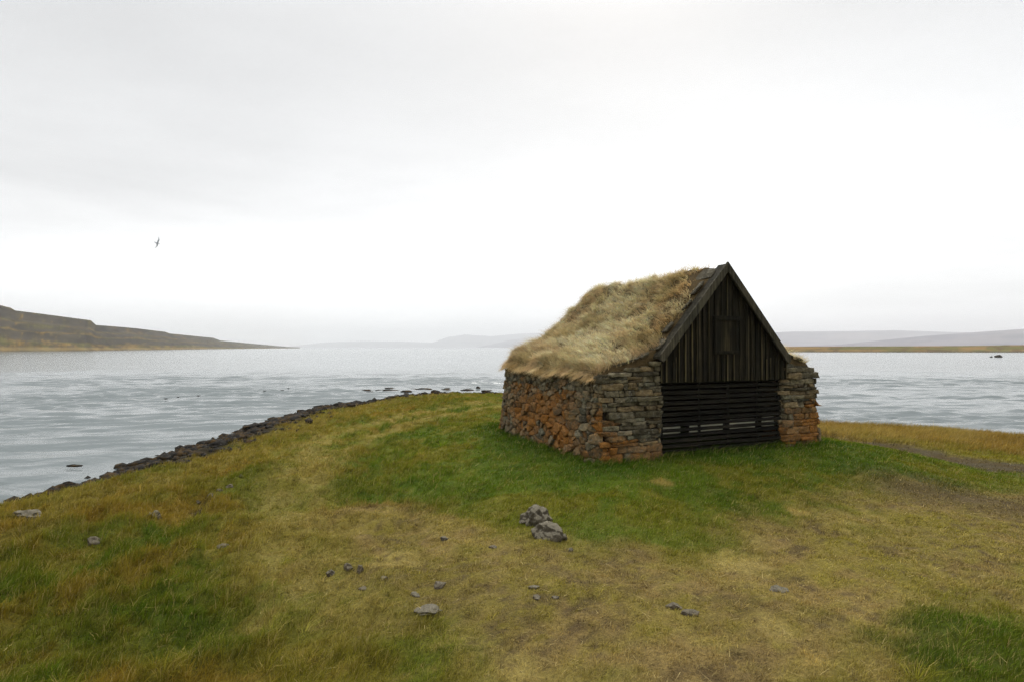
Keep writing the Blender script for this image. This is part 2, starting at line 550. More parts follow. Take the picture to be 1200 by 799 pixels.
xs = graded(-12, 19, .075, -40, 95); ys = graded(1.5, 33.5, .075, -70, 48)
GX, GY = np.meshgrid(xs, ys)
GZ = height(GX, GY)
gcol, *_r = field(GX, GY)
GZ = GZ + (fbm(GX * 6, GY * 6, 5, 2) - .5) * .03 * ss(0.3, 2, poly_sd(GX, GY, SHORE))
ground = link_mesh('ground', grid_mesh('ground', GX, GY, GZ, gcol * .72), M_ground, smooth=True)
tag(ground, kind='structure')

# ------------------------------------------------------------------ sea
xs = graded(-48, 40, .22, -9800, 9800, 1.07); ys = graded(7, 48, .085, -900, 10400, 1.035)
WX, WY = np.meshgrid(xs, ys)
sx_ = np.gradient(xs)[None, :]; sy_ = np.gradient(ys)[:, None]
wr = np.random.default_rng(12)
WZ = np.full(WX.shape, SEA)
gust = .45 + .85 * ss(.32, .66, fbm(WX * .05, WY * .11, 221, 4))
jx = WX + 1.3 * (fbm(WX * .11, WY * .11, 7, 2) - .5) * 4; jy = WY + 1.3 * (fbm(WX * .11 + 50, WY * .11, 8, 2) - .5) * 4
for k in range(54):     # a wind sea: many short-crested wave trains running in from the fjord
    lam = .42 * (3.4 / .42) ** (k / 53) * wr.uniform(.93, 1.07)
    th = math.radians(wr.normal(-8, 17 + 10 * (lam < .9)))
    kx, ky = math.sin(th) * 2 * math.pi / lam, math.cos(th) * 2 * math.pi / lam
    slope = .043 if lam < 1.8 else .030
    a_ = slope * lam / (2 * math.pi)
    res = np.minimum(lam / abs(math.cos(th) + 1e-6) / sy_, lam / (abs(math.sin(th)) + 1e-6) / sx_)
    c_ = np.sin(kx * jx + ky * jy + wr.uniform(0, 6.28))
    WZ += a_ * (2 * ((c_ + 1) / 2) ** 1.6 - .9) * ss(2.6, 5.0, res) * (gust if lam < 1.8 else .9)
water = link_mesh('water', grid_mesh('water', WX, WY, WZ), M_water, smooth=True)
tag(water, kind='structure')


# ------------------------------------------------------------------ blades
def blades(name, P, up, lean, L, W, col, mat, parent=None, segs=2, seed=1):
    """P (n,3) roots, up (n,3), lean (n,3), L, W (n) -> one mesh of tapered, bent blades"""
    n = len(P)
    r = np.random.default_rng(seed)
    ph = r.uniform(0, math.pi, n)
    S = np.stack([np.cos(ph), np.sin(ph), np.zeros(n)], -1)
    nv = 2 * segs + 1
    V = np.empty((n, nv, 3), np.float32)
    for k in range(segs):
        t = k / segs
        p = P + L[:, None] * (up * (t) + lean * (t * t))
        w = (W * (1 - .55 * t) * .5)[:, None]
        V[:, 2 * k] = p - S * w; V[:, 2 * k + 1] = p + S * w
    V[:, nv - 1] = P + L[:, None] * (up + lean)
    f = []
    for k in range(segs - 1):
        a = 2 * k
        f += [[a, a + 1, a + 3], [a, a + 3, a + 2]]
    f += [[nv - 3, nv - 2, nv - 1]]
    f = np.array(f)
    Fc = (np.arange(n)[:, None, None] * nv + f[None]).reshape(-1)
    colv = np.repeat(col[:, None, :], nv, 1).reshape(-1, 3)
    me = np_mesh(name, V.reshape(-1, 3), Fc, np.arange(0, len(Fc), 3), colv)
    return link_mesh(name, me, mat, parent)


def sample_ground(n_try, y0, y1, xr0, xr1, pw):
    """random spots, denser near the viewpoint (level of detail by distance)"""
    u = rng.random(n_try)
    y = (y0 ** pw + u * (y1 ** pw - y0 ** pw)) ** (1 / pw)
    x = rng.uniform(xr0, xr1, n_try) * (y + 1.2)
    return x, y


def make_grass():
    # tufts: a tuft centre spreads several blades
    nt_ = 185000
    k = 7
    x, y = sample_ground(nt_, 2.2, 33, -1.02, 1.08, .62)
    keep = (poly_sd(x, y, SHORE) > .5) & (hut_out(x, y) > -.22)
    x, y = x[keep], y[keep]
    nt2 = len(x)
    dist = np.hypot(x, y)
    tx = np.repeat(x, k); ty = np.repeat(y, k); td = np.repeat(dist, k)
    ang = rng.uniform(0, 2 * math.pi, nt2 * k); rad = np.abs(rng.normal(0, .026, nt2 * k)) * (1 + td / 9)
    bx = tx + np.cos(ang) * rad; by = ty + np.sin(ang) * rad
    col, L, cover, bare, mound, worn, fr = field(bx, by)
    keep = (rng.random(len(bx)) < cover) & (hut_out(bx, by) > -.12)
    bx, by, ang, td = bx[keep], by[keep], ang[keep], td[keep]
    col, L, worn, fr, mound = col[keep], L[keep], worn[keep], fr[keep], mound[keep]
    n = len(bx)
    # shared tuft tint, then blade tint
    tint = np.repeat(rng.normal(1, .16, nt2), k)[keep].clip(.5, 1.5)
    col = col * tint[:, None] * rng.normal(1, .16, n)[:, None].clip(.55, 1.5)
    dry = rng.random(n) < (.10 + .18 * worn + .1 * fr)
    col[dry] = col[dry] * .45 + lin(188, 168, 108) * .55 * rng.uniform(.7, 1.1, dry.sum())[:, None]
    Lb = L * rng.uniform(.55, 1.35, n)
    stalk = rng.random(n) < .007 * (1 - mound * .7)
    Lb[stalk] *= 1.6; col[stalk] = lin(186, 162, 104) * rng.uniform(.7, 1.1, stalk.sum())[:, None]
    W = .0042 * (td / 4.2) ** .72 * rng.uniform(.7, 1.35, n); W[stalk] *= .6
    W *= 1 + .3 * worn
    wind = np.array([.38, -.12])
    m = rng.uniform(.15, .75, n) + .35 * worn
    lean = np.zeros((n, 3))
    lean[:, 0] = np.cos(ang) * m * .75 + wind[0]; lean[:, 1] = np.sin(ang) * m * .75 + wind[1]
    mag = np.hypot(lean[:, 0], lean[:, 1])
    lean[:, 2] = -.42 * np.minimum(mag, 1.2)
    up = np.stack([rng.normal(0, .14, n), rng.normal(0, .14, n), np.ones(n)], -1)
    P = np.stack([bx, by, height(bx, by) - .008], -1)
    # taller tussocks in the rough ground and against the walls
    m_ = 2600; kk = 26
    hx, hy = sample_ground(m_, 2.6, 26, -1.0, 1.06, .7)
    hc, hL, hcov, hb, hm, hw, hf = field(hx, hy)
    ho = hut_out(hx, hy)
    pk = (poly_sd(hx, hy, SHORE) > 1.2) & (ho > -.05) & (hb < .4) & (rng.random(m_) < np.clip(.12 + .7 * ss(.5, -2.5, hx) - .1 * hw + .5 * (ho < .25), 0, 1))
    hx, hy, hc, hL, hw = hx[pk], hy[pk], hc[pk], hL[pk], hw[pk]
    q = len(hx); R_ = lambda v: np.repeat(v, kk, 0)
    an2 = rng.uniform(0, 6.283, q * kk); rd = np.abs(rng.normal(0, .035, q * kk)) * R_(1 + np.hypot(hx, hy) / 16)
    ex, ey = R_(hx) + np.cos(an2) * rd, R_(hy) + np.sin(an2) * rd
    sz2 = rng.uniform(.75, 1.4, q) * (1 - .5 * hw)
    eL = R_(sz2) * rng.uniform(.07, .16, q * kk)
    ec = R_(hc * rng.normal(1, .25, q).clip(.5, 1.5)[:, None]) * rng.normal(1.05, .15, q * kk).clip(.5, 1.5)[:, None]
    dr2 = rng.random(q * kk) < .22; ec[dr2] = ec[dr2] * .4 + lin(190, 166, 104) * .6
    mm = rng.uniform(.25, .95, q * kk)
    el = np.stack([np.cos(an2) * mm + .3, np.sin(an2) * mm - .1, -.45 * mm], -1)
    eu = np.stack([np.cos(an2) * .2, np.sin(an2) * .2, np.ones(q * kk)], -1)
    eW = .0048 * (np.hypot(ex, ey) / 4.2) ** .72 * rng.uniform(.7, 1.2, q * kk)
    # fallen straw on the trampled ground
    m_ = 5200
    fx, fy = sample_ground(m_, 2.6, 13, -.9, 1.0, .8)
    _c, _l, _cv, _b, fm, fw, _f = field(fx, fy)
    pk = (rng.random(m_) < .12 + .88 * fw) & (hut_out(fx, fy) > .1) & (poly_sd(fx, fy, SHORE) > 2)
    fx, fy = fx[pk], fy[pk]; q2 = len(fx); an3 = rng.uniform(0, 6.283, q2)
    fl = np.stack([np.cos(an3) * .5, np.sin(an3) * .5, rng.uniform(-.05, .12, q2)], -1)
    fcol = np.where(rng.random(q2)[:, None] < .75, lin(196, 176, 120), lin(112, 90, 58)) * rng.uniform(.7, 1.1, q2)[:, None]
    P = np.concatenate([P, np.stack([ex, ey, height(ex, ey) - .008], -1), np.stack([fx, fy, height(fx, fy) + .022], -1)])
    up = np.concatenate([up, eu, fl]); lean = np.concatenate([lean, el, fl + rng.normal(0, .08, (q2, 3))])
    Lb = np.concatenate([Lb, eL, rng.uniform(.04, .14, q2)]); W = np.concatenate([W, eW, .0036 * (np.hypot(fx, fy) / 4.2) ** .7])
    col = np.concatenate([col, ec, fcol])
    print('blades', n, q * kk, q2)
    g = blades('grass', P, up, lean, Lb, W, col.clip(0.004, .6), M_blade, segs=2)
    tag(g, 'short green and straw coloured grass covering the shore meadow around the hut', 'grass', kind='stuff')


make_grass()

# ------------------------------------------------------------------ hut
hut = empty('turf_hut', (P0[0], P0[1], 0), YAW)
tag(hut, 'small old stone hut with grass covered turf roof and dark wooden gable', 'hut')
MID = HW / 2 - .07


def wall_path(side):
    """outer foot line of one wall in hut coordinates, from the door reveal round to the middle of the back: points, normals, batter"""
    out = AL if side < 0 else AR; inn = 0.0 if side < 0 else HW
    sgn = -1 if side < 0 else 1
    pts = []; nor = []; bat = []
    def line(p, q, n, kb):
        d = math.hypot(q[0] - p[0], q[1] - p[1]); m = max(2, int(d / .03))
        for i in range(m):
            t = i / m
            pts.append((p[0] + (q[0] - p[0]) * t, p[1] + (q[1] - p[1]) * t)); nor.append(n); bat.append(kb)
    def arc(c, r, a0, a1, k0, k1):
        m = max(3, int(abs(a1 - a0) * r / .03))
        for i in range(m):
            t = i / m; a = a0 + (a1 - a0) * t
            nx, ny = math.cos(a), math.sin(a)
            pts.append((c[0] + r * nx, c[1] + r * ny)); nor.append((nx, ny)); bat.append(k0 + (k1 - k0) * t)
    r0, r1, r2 = .05, .22, .90
    sb = .10 if side < 0 else .19
    def ang(n): return math.atan2(n[1], n[0])
    line((inn, .5), (inn, r0), (-sgn, 0), 0)
    a0 = math.pi if sgn > 0 else 0.0
    arc((inn + sgn * r0, r0), r0, a0, (1.5 * math.pi if sgn > 0 else -.5 * math.pi), 0, .03)
    line((inn + sgn * r0, 0), (out - sgn * r1, 0), (0, -1), .03)
    if sgn > 0:
        arc((out - r1, r1), r1, -.5 * math.pi, 0, .03, sb)
        line((out, r1), (out, HL - r2), (1, 0), sb)
        arc((out - r2, HL - r2), r2, 0, .5 * math.pi, sb, .1)
        line((out - r2, HL), (MID + .02, HL), (0, 1), .1)
    else:
        arc((out + r1, r1), r1, 1.5 * math.pi, math.pi, .03, sb)
        line((out, r1), (out, HL - r2), (-1, 0), sb)
        arc((out + r2, HL - r2), r2, math.pi, .5 * math.pi, sb, .1)
        line((out + r2, HL), (MID - .02, HL), (0, 1), .1)
    pts, nor, bat = np.array(pts), np.array(nor), np.array(bat)
    s = np.concatenate([[0], np.cumsum(np.hypot(*(pts[1:] - pts[:-1]).T))])
    return s, pts, nor, bat


def clip_poly(poly, mx, my, nx, ny):
    out = []
    n = len(poly)
    for i in range(n):
        p = poly[i]; q = poly[(i + 1) % n]
        dp = (p[0] - mx) * nx + (p[1] - my) * ny; dq = (q[0] - mx) * nx + (q[1] - my) * ny
        if dp <= 0: out.append(p)
        if dp * dq < 0:
            t = dp / (dp - dq); out.append((p[0] + (q[0] - p[0]) * t, p[1] + (q[1] - p[1]) * t))
    return out


ZB = -.16            # stones start below the turf


def wall_top(s_a):
    return 1.46


def build_wall(side):
    rs = np.random.default_rng(5 if side < 0 else 9)
    s, pts, nor, bat = wall_path(side)
    total = s[-1]
    out = AL if side < 0 else AR
    front_end = .5 + abs(out - (0 if side < 0 else HW)) - .15     # where the coursed front slabs give way to rubble
    ztop0 = 1.44
    fl_ = abs(out - (0 if side < 0 else HW))
    def zt(x):   # the wall head steps up towards the eaves of the gable
        return ztop0 + .20 * float(np.clip(1 - (x - .5) / (fl_ * .85), 0, 1)) ** .8 - .05 * float(np.clip((x - front_end) / .5, 0, 1))
    ztop = 1.72
    seeds = []; kinds = []
    # coursed slabs in front: beds that wander, stones cut off square
    slabs = []
    bz = [ZB]
    while bz[-1] < ztop:
        bz.append(bz[-1] + rs.uniform(.055, .125) * (1.35 if bz[-1] < .4 else .95))
    def bed(k, x):
        return bz[k] + .022 * mnoise.noise(Vector((x * 1.7, k * 3.7, side * 5.0))) + .010 * mnoise.noise(Vector((x * 5, k * 9.1, 2.0)))
    for k in range(len(bz) - 1):
        x = rs.uniform(-.25, 0); end = front_end + rs.uniform(-.16, .16)
        while x < end:
            w = rs.choice([.12, .2, .28, .38, .52]) * rs.uniform(.85, 1.2)
            x0, x1 = max(x, 0), min(x + w, end + .1)
            if x1 - x0 > .05:
                parts_ = [(0., 1.)] if (bz[k + 1] - bz[k] < .085 or rs.random() < .7) else [(0., .48), (.48, 1.)]
                for (f0, f1) in parts_:
                    low_ = []; up_ = []
                    for q in np.linspace(x0, x1, 4):
                        za, zb = bed(k, q), bed(k + 1, q)
                        low_.append((q, za + (zb - za) * f0 + rs.normal(0, .004))); up_.append((q, za + (zb - za) * f1 + rs.normal(0, .004)))
                    sk = rs.normal(0, .012)
                    up_[0] = (up_[0][0] + sk, up_[0][1]); up_[-1] = (up_[-1][0] + rs.normal(0, .012), up_[-1][1])
                    slabs.append(np.array(low_ + up_[::-1]))
            x += w
    # rubble on the long side and back
    z = ZB
    while z < ztop:
        h = rs.uniform(.075, .155) * (1.08 if z < .7 else .8)
        x = front_end + rs.uniform(0, .1)
        while x < total + .2:
            w = rs.choice([.08, .12, .17, .22, .30]) * rs.uniform(.85, 1.15) * (1.0 if z < .9 else .8)
            seeds.append((x + w / 2, z + h / 2 + rs.normal(0, .036))); kinds.append(1)
            x += w
        z += h
    nsl = len(slabs)
    seeds = np.array(seeds); kinds = np.array([0] * nsl + list(kinds))
    SA = {0: seeds * np.array([1, 4.2]), 1: seeds * np.array([1, 1.5])}
    V = []; Fc = []; Cl = []; Li = []
    for i in range(nsl + len(seeds)):
        an = 1.5
        S2 = SA[1]; c = S2[i - nsl] if i >= nsl else np.array([0.1, 0])
        if c[0] < -.02 or c[0] > total: continue
        dd = np.hypot(*(S2 - c).T); order = np.argsort(dd)[1:44] if i >= nsl else []
        poly = [(max(c[0] - .5, front_end - .03), c[1] - .5), (min(c[0] + .5, total), c[1] - .5), (min(c[0] + .5, total), c[1] + .5), (max(c[0] - .5, front_end - .03), c[1] + .5)]
        for j in order:
            q = S2[j]; m = (c + q) / 2; d = q - c
            poly = clip_poly(poly, m[0], m[1], d[0], d[1])
            if len(poly) < 3: break
        if len(poly) < 3: continue
        poly = np.array(poly) / np.array([1, an])
        if i < nsl: poly = slabs[i].copy()
        if poly[:, 1].min() > zt(poly[:, 0].mean()) - .02: continue
        poly[:, 1] = np.minimum(poly[:, 1], zt(poly[:, 0].mean()) + rs.uniform(-.02, .03))
        cen = poly.mean(0)
        ar = .5 * abs(np.dot(poly[:, 0], np.roll(poly[:, 1], 1)) - np.dot(poly[:, 1], np.roll(poly[:, 0], 1)))
        if ar < .0012: continue
        # shrink for the dry joint, round the corners, resample
        dv = poly - cen; ln = np.hypot(*dv.T)[:, None] + 1e-6
        poly = cen + dv * np.maximum(.4, (ln - rs.uniform(.002, .007)) / ln)
        for _ in range(1):
            q = np.roll(poly, -1, 0)
            poly = np.stack([poly * .94 + q * .06, poly * .06 + q * .94], 1).reshape(-1, 2)
        seg = np.hypot(*(np.roll(poly, -1, 0) - poly).T); cum = np.concatenate([[0], np.cumsum(seg)])
        n = 26
        tt = np.linspace(0, cum[-1], n, endpoint=False)
        pl = np.vstack([poly, poly[:1]])
        ring = np.stack([np.interp(tt, cum, pl[:, 0]), np.interp(tt, cum, pl[:, 1])], -1)
        big = math.sqrt(ar)
        prot = rs.uniform(-.026, .03) + (.012 if kinds[i] == 0 else .0)
        tilt = rs.normal(0, .17, 2)
        base = len(V)
        sd = rs.uniform(0, 100)
        levels = [(1.0, -.16), (1.0, -.002), (.985, .009), (.90, .013), (.5, .014), (.22, .014)]
        for (sc, o) in levels:
            for p in ring:
                q = cen + (p - cen) * sc
                nz = mnoise.noise(Vector((q[0] * 14 + sd, q[1] * 14, o * 10)))
                n2 = mnoise.noise(Vector((q[0] * 34 + sd, q[1] * 34, 5.1)))
                oo = o * (.6 + 1.1 * min(big, .25) / .17) + prot + (tilt * (q - cen)).sum() * (1 if o > -.1 else 0)
                if o > -.1: oo += nz * .018 + n2 * .007
                V.append((q[0] + nz * .009, q[1] + n2 * .007, oo))
        V.append((cen[0], cen[1], levels[-1][1] * (.6 + 1.1 * min(big, .25) / .17) + prot + .002))
        for L_ in range(len(levels) - 1):
            for k in range(n):
                a = base + L_ * n + k; b = base + L_ * n + (k + 1) % n
                Fc.append((a, b, b + n, a + n))
        last = base + (len(levels) - 1) * n
        for k in range(n):
            Fc.append((last + k, last + (k + 1) % n, base + len(levels) * n))
        # stone colour: grey-olive to brown, some pale; orange lichen in drifts
        b = rs.uniform(.5, 1.45)
        hue = rs.random()
        c3 = np.array([1.0, .97, .86]) * b if hue < .55 else (np.array([1.12, .95, .72]) * b if hue < .85 else np.array([.92, .97, .92]) * b)
        if rs.random() < .05: c3 = np.array([1.7, 1.68, 1.6])
        sx, sz = cen
        drift = mnoise.noise(Vector((sx * 1.1 + 3 * side, sz * 1.5, 3.3))) * .30
        if kinds[i] == 1:
            l = .42 + drift + .12 * math.exp(-((sz - .55) / .5) ** 2)
            if sz > 1.15: l -= .2
        else:
            l = .13 + drift * .8 + .46 * math.exp(-((sz - .14) / .32) ** 2) + .24 * float(ss(.55 * front_end, front_end, np.array(sx)))
            if side > 0: l += .22 * math.exp(-((sz - .55) / .3) ** 2)
            if sz > .8: l -= .18
        l += rs.normal(0, .075)
        m = len(V) - base
        Cl += [tuple(c3)] * m; Li += [l] * m
    V = np.array(V)
    # wrap the unrolled wall round the foot line, leaning inwards as it rises
    px = np.interp(V[:, 0], s, pts[:, 0]); py = np.interp(V[:, 0], s, pts[:, 1])
    nx = np.interp(V[:, 0], s, nor[:, 0]); ny = np.interp(V[:, 0], s, nor[:, 1]); kb = np.interp(V[:, 0], s, bat)
    nl = np.hypot(nx, ny); nx /= nl; ny /= nl
    off = V[:, 2] - kb * V[:, 1]
    W3 = np.stack([px + nx * off, py + ny * off, V[:, 1]], -1)
    flat = np.array([i for f in Fc for i in f]); starts = np.concatenate([[0], np.cumsum([len(f) for f in Fc])[:-1]])
    me = np_mesh('stone_wall', W3, flat, starts, np.array(Cl))
    at = me.attributes.new('Lichen', 'FLOAT', 'POINT'); at.data.foreach_set('value', np.array(Li, np.float32))
    bm = bmesh.new(); bm.from_mesh(me); bmesh.ops.recalc_face_normals(bm, faces=bm.faces); bm.to_mesh(me); bm.free()
    o = link_mesh('stone_wall', me, M_wall, hut, smooth=False)
    # earth core behind the stones (thick: outer skin, top, inner face)
    idx = np.linspace(0, len(s) - 1, 90).astype(int)
    v = []; f = []
    a0, a1, b0, b1 = (-.07, MID, .22, HL - .75) if side < 0 else (MID, HW + .07, .22, HL - .75)
    for q in idx:
        p = pts[q]; nn = nor[q]; k = bat[q]
        o0 = p - nn * .075; o1 = p - nn * (.075 + k * 1.5)
        if side < 0: ia = min(o1[0] + .02, -.03) if False else max(min(p[0], MID), -.10); ia = max(ia, -.10)
        else: ia = min(max(p[0], MID), HW + .10)
        ib = min(max(p[1], .15), b1)
        v += [(o0[0], o0[1], -.3), (o1[0], o1[1], 1.46), (ia, ib, 1.46), (ia, ib, -.3)]
    for i in range(len(idx) - 1):
        for k in range(3):
            a = 4 * i + k; f.append((a, a + 1, a + 5, a + 4))
    me2 = bpy.data.meshes.new('wall_core'); me2.from_pydata(v, [], f)
    link_mesh('earth_core', me2, M_soil, o)
    return o


wl = build_wall(-1)
wl['label'] = 'long dry stone wall covered in orange lichen'
build_wall(1)


# roof
def roof_z(a, b=0.0):
    x = np.sqrt((a - MID) ** 2 + .05 ** 2)
    t = ss(.15, 1.3, np.asarray(b, float))
    z1 = 3.40 - 1.12 * x; z2 = 1.80 + .28 * t - (.27 + .20 * t) * (x - 1.45)
    k = .10 + .05 * t
    return np.logaddexp(z1 / k, z2 / k) * k


def roof_lim(b, side):
    """plan edge of the turf at depth b"""
    e = (AL + .10 * 1.45 - .03) if side < 0 else (AR - .19 * 1.45 + .03)
    r = .85
    t = np.clip((b - (HL - .10 - r)) / r, 0, 1)
    cut = r * (1 - np.sqrt(np.maximum(1 - t * t, 0)))
    return e + cut if side < 0 else e - cut


def roof_lump(a, b):
    return (fbm(a * 1.6 + 50, b * 1.6 + 50, 301, 3) - .5) * .22 + (fbm(a * 4.5 + 50, b * 4.5 + 50, 311, 2) - .5) * .07


nb_, na_ = 90, 120
bs = np.linspace(.07, HL - .10, nb_); ts = np.linspace(0, 1, na_)
B2 = np.repeat(bs[:, None], na_, 1)
A2 = roof_lim(B2, -1) + (roof_lim(B2, 1) - roof_lim(B2, -1)) * ts[None, :]
edge = np.minimum.reduce([(A2 - roof_lim(B2, -1)), (roof_lim(B2, 1) - A2), (HL - .10 - B2) * .9 + .0])
lm = roof_lump(A2, B2)
Zt = roof_z(A2, B2) + lm * ss(.0, .5, B2) - .10 * (1 - ss(0, .20, edge)) - .0
Zb = np.minimum(roof_z(A2, B2) - .26, Zt - .05)
Vt = np.stack([A2, B2, Zt], -1).reshape(-1, 3); Vb = np.stack([A2, B2, Zb], -1).reshape(-1, 3)
nn_ = nb_ * na_
ii = np.arange(nn_).reshape(nb_, na_)
q1 = np.stack([ii[:-1, :-1], ii[:-1, 1:], ii[1:, 1:], ii[1:, :-1]], -1).reshape(-1, 4)
q2 = q1[:, ::-1] + nn_
loop = np.concatenate([ii[0, :], ii[1:, -1], ii[-1, -2::-1], ii[-2:0:-1, 0]])
lq = np.stack([loop, loop + nn_, np.roll(loop, -1) + nn_, np.roll(loop, -1)], -1)
Q = np.concatenate([q1, q2, lq]).reshape(-1)
rc = np.broadcast_to(lin(84, 70, 46), (2 * nn_, 3))
turf = link_mesh('turf_roof', np_mesh('turf_roof', np.concatenate([Vt, Vb]), Q, np.arange(0, len(Q), 4), rc), M_ground, hut, smooth=True)


def roof_grass():
    """mops of long dead grass: each tuft leans its own way and fans out"""
    r = np.random.default_rng(77)
    def spots(n, eave):
        if not eave:
            b = r.uniform(.05, HL - .10, n); l0, l1 = roof_lim(b, -1), roof_lim(b, 1)
            return l0 + (l1 - l0) * r.random(n), b
        b = r.uniform(.15, HL - .1, n); sd = np.where(r.random(n) < .62, -1, 1)
        e = np.where(sd < 0, roof_lim(b, -1), roof_lim(b, 1))
        return e - sd * np.abs(r.normal(0, .10, n)), b
    a1, b1 = spots(3000, False); a2, b2 = spots(520, True)
    b3 = HL - .1 - np.abs(r.normal(0, .07, 260)); l0, l1 = roof_lim(b3, -1), roof_lim(b3, 1); a3 = l0 + (l1 - l0) * r.random(260)
    ta = np.concatenate([a1, a2, a3]); tb = np.concatenate([b1, b2, b3])
    x = np.abs(ta - MID)
    sl = .09 + .36 * ss(.8, .25, x) + .2 * np.exp(-((x - 1.06) / .13) ** 2) + (fbm(ta * 5, tb * 5, 421, 2) - .5) * .2
    sl = np.where(x > 1.45, np.where(ta > MID, .05, .15 - .1 * ss(1.6, 2.2, x)), sl)
    keep = (tb > sl) & (tb < HL - .08) & (ta > roof_lim(tb, -1) - .02) & (ta < roof_lim(tb, 1) + .02)
    ta, tb = ta[keep], tb[keep]; nt_ = len(ta)
    k = 34
    tl = r.uniform(.6, 1.25, nt_) * (.7 + .7 * fbm(ta * 1.8, tb * 1.8, 451, 3))        # tuft vigour
    sw = np.stack([r.normal(0, .22, nt_), r.normal(-.05, .42, nt_), np.zeros(nt_)], -1)
    tint = r.normal(1, .22, nt_).clip(.5, 1.5)
    rep_ = lambda v: np.repeat(v, k, 0)
    n = nt_ * k
    ang = r.uniform(0, 2 * math.pi, n); rad = np.abs(r.normal(0, .045, n))
    a = rep_(ta) + np.cos(ang) * rad; b = np.maximum(rep_(tb) + np.sin(ang) * rad, .03)
    ed = np.minimum(np.minimum(a - roof_lim(b, -1), roof_lim(b, 1) - a), (HL - .1 - b) * .9)
    z = roof_z(a, b) + roof_lump(a, b) * ss(0, .5, b) - .10 * (1 - ss(0, .20, ed)) - .02
    e_ = .01
    slope = (roof_z(a + e_, b) - roof_z(a - e_, b)) / (2 * e_)
    nrm = np.stack([-slope, np.zeros(n), np.ones(n)], -1); nrm /= np.linalg.norm(nrm, axis=1)[:, None]
    down = np.stack([np.sign(a - MID), np.zeros(n), -np.abs(slope)], -1); down /= np.linalg.norm(down, axis=1)[:, None]
    fan = np.stack([np.cos(ang), np.sin(ang), np.zeros(n)], -1) * (rad / .06)[:, None]
    hang = 1 - ss(-.02, .16, ed)
    back = 1 - ss(0, .3, HL - .1 - b)
    up = nrm * .62 + np.array([0, 0, .42]) + rep_(sw) * .35 + fan * .28 + r.normal(0, .08, (n, 3))
    lean = down * r.uniform(.25, .7, n)[:, None] + rep_(sw) * .6 + fan * .30 + np.array([0, 0, -.18]) + r.normal(0, .10, (n, 3))
    out_ = np.stack([np.sign(a - MID) * (1 - back), back, np.zeros(n)], -1)
    up = up * (1 - .45 * hang[:, None]) + out_ * .38 * hang[:, None]
    lean = lean + np.array([0, 0, -.8]) * hang[:, None]
    L = rep_(tl) * r.uniform(.10, .225, n) * (1 - .40 * hang)
    mx = lambda A, Bc, t: A * (1 - t[:, None]) + Bc * t[:, None]
    A_, B_ = ta, tb
    c1 = fbm(A_ * 1.3 + 5, B_ * 1.3 + 5, 461, 3); c2 = fbm(A_ * 3.6 + 5, B_ * 3.6 + 5, 471, 3)
    base = np.broadcast_to(lin(232, 210, 166), (nt_, 3)).copy()
    base = mx(base, lin(176, 150, 112), ss(.5, .66, c1) * .6)
    base = mx(base, lin(196, 152, 90), ss(1.7, .3, B_) * ss(1.9, .5, np.abs(A_ - MID)) * .6)
    base = mx(base, lin(232, 216, 174), ss(.50, .66, c2) * .6)
    base = mx(base, lin(176, 162, 110), ss(.54, .66, fbm(A_ * 2 + 60, B_ * 2, 481, 3)) * .55)
    base = rep_(base * tint[:, None])
    base = mx(base, lin(186, 148, 92), hang * .5)
    base = base * r.normal(1, .16, n).clip(.5, 1.5)[:, None]
    W = r.uniform(.006, .011, n)
    g = blades('roof_grass', np.stack([a, b, z], -1), up, lean, L, W, base.clip(.01, .8), M_straw, turf, segs=3, seed=3)
    g['kind'] = 'stuff'


roof_grass()


# flat slates showing along the verge
def slab_mesh(name, w, d, t, seed):
    r = random.Random(seed)
    n = 11
    poly = []
    for i in range(n):
        a = 2 * math.pi * i / n
        k = 1 / max(abs(math.cos(a)), abs(math.sin(a))) * r.uniform(.82, 1.0)
        k = min(k, 1.28)
        poly.append((math.cos(a) * k * w / 2, math.sin(a) * k * d / 2))
    bm = bmesh.new()
    lo = [bm.verts.new((p[0] * .97, p[1] * .97, -t / 2)) for p in poly]
    hi = [bm.verts.new((p[0], p[1], t / 2 + r.uniform(-.006, .006))) for p in poly]
    bm.faces.new(lo[::-1]); bm.faces.new(hi)
    for i in range(n):
        bm.faces.new((lo[i], lo[(i + 1) % n], hi[(i + 1) % n], hi[i]))
    bmesh.ops.bevel(bm, geom=list(bm.edges), offset=.006, segments=1, affect='EDGES')
    bmesh.ops.recalc_face_normals(bm, faces=bm.faces)
    me = bpy.data.meshes.new(name); bm.to_mesh(me); bm.free()
    return me


def slate(x, b, w, d, lift, seed, side=-1, rot=0.0):
    a = MID + side * x
    sl = math.atan2(float(roof_z(np.array([a + .02]))[0] - roof_z(np.array([a - .02]))[0]), .04)
    o = link_mesh('roof_slate', slab_mesh('roof_slate', w, d, .03, seed), M_slate, hut)
    o.location = (a, b, float(roof_z(np.array([a]))[0]) + lift)
    o.rotation_euler = (R(random.uniform(-4, 4)), -sl, R(rot))


for i, (x, b, w, d, lift) in enumerate([(.16, .24, .36, .50, .035), (.42, .22, .38, .44, .04), (.68, .18, .36, .36, .02), (1.06, .22, .30, .40, .045),
                                        (1.34, .12, .34, .26, .015), (.25, .62, .34, .34, .02), (.52, .54, .30, .3, .015),
                                        (1.66, .16, .36, .3, .02), (1.90, .14, .34, .26, .012), (2.12, .16, .3, .26, .01)]):
    slate(x, b, w * random.uniform(.8, 1.1), d * random.uniform(.8, 1.05), lift - .012, 40 + i, -1, random.uniform(-28, 28))
for i, (x, b, w, d, lift) in enumerate([(.2, .2, .36, .36, -.02), (.6, .18, .36, .34, -.02), (1.0, .17, .36, .3, -.02), (1.72, .16, .34, .3, .02), (1.98, .14, .3, .26, .012)]):
    slate(x, b, w, d, lift, 70 + i, 1, random.uniform(-10, 10))

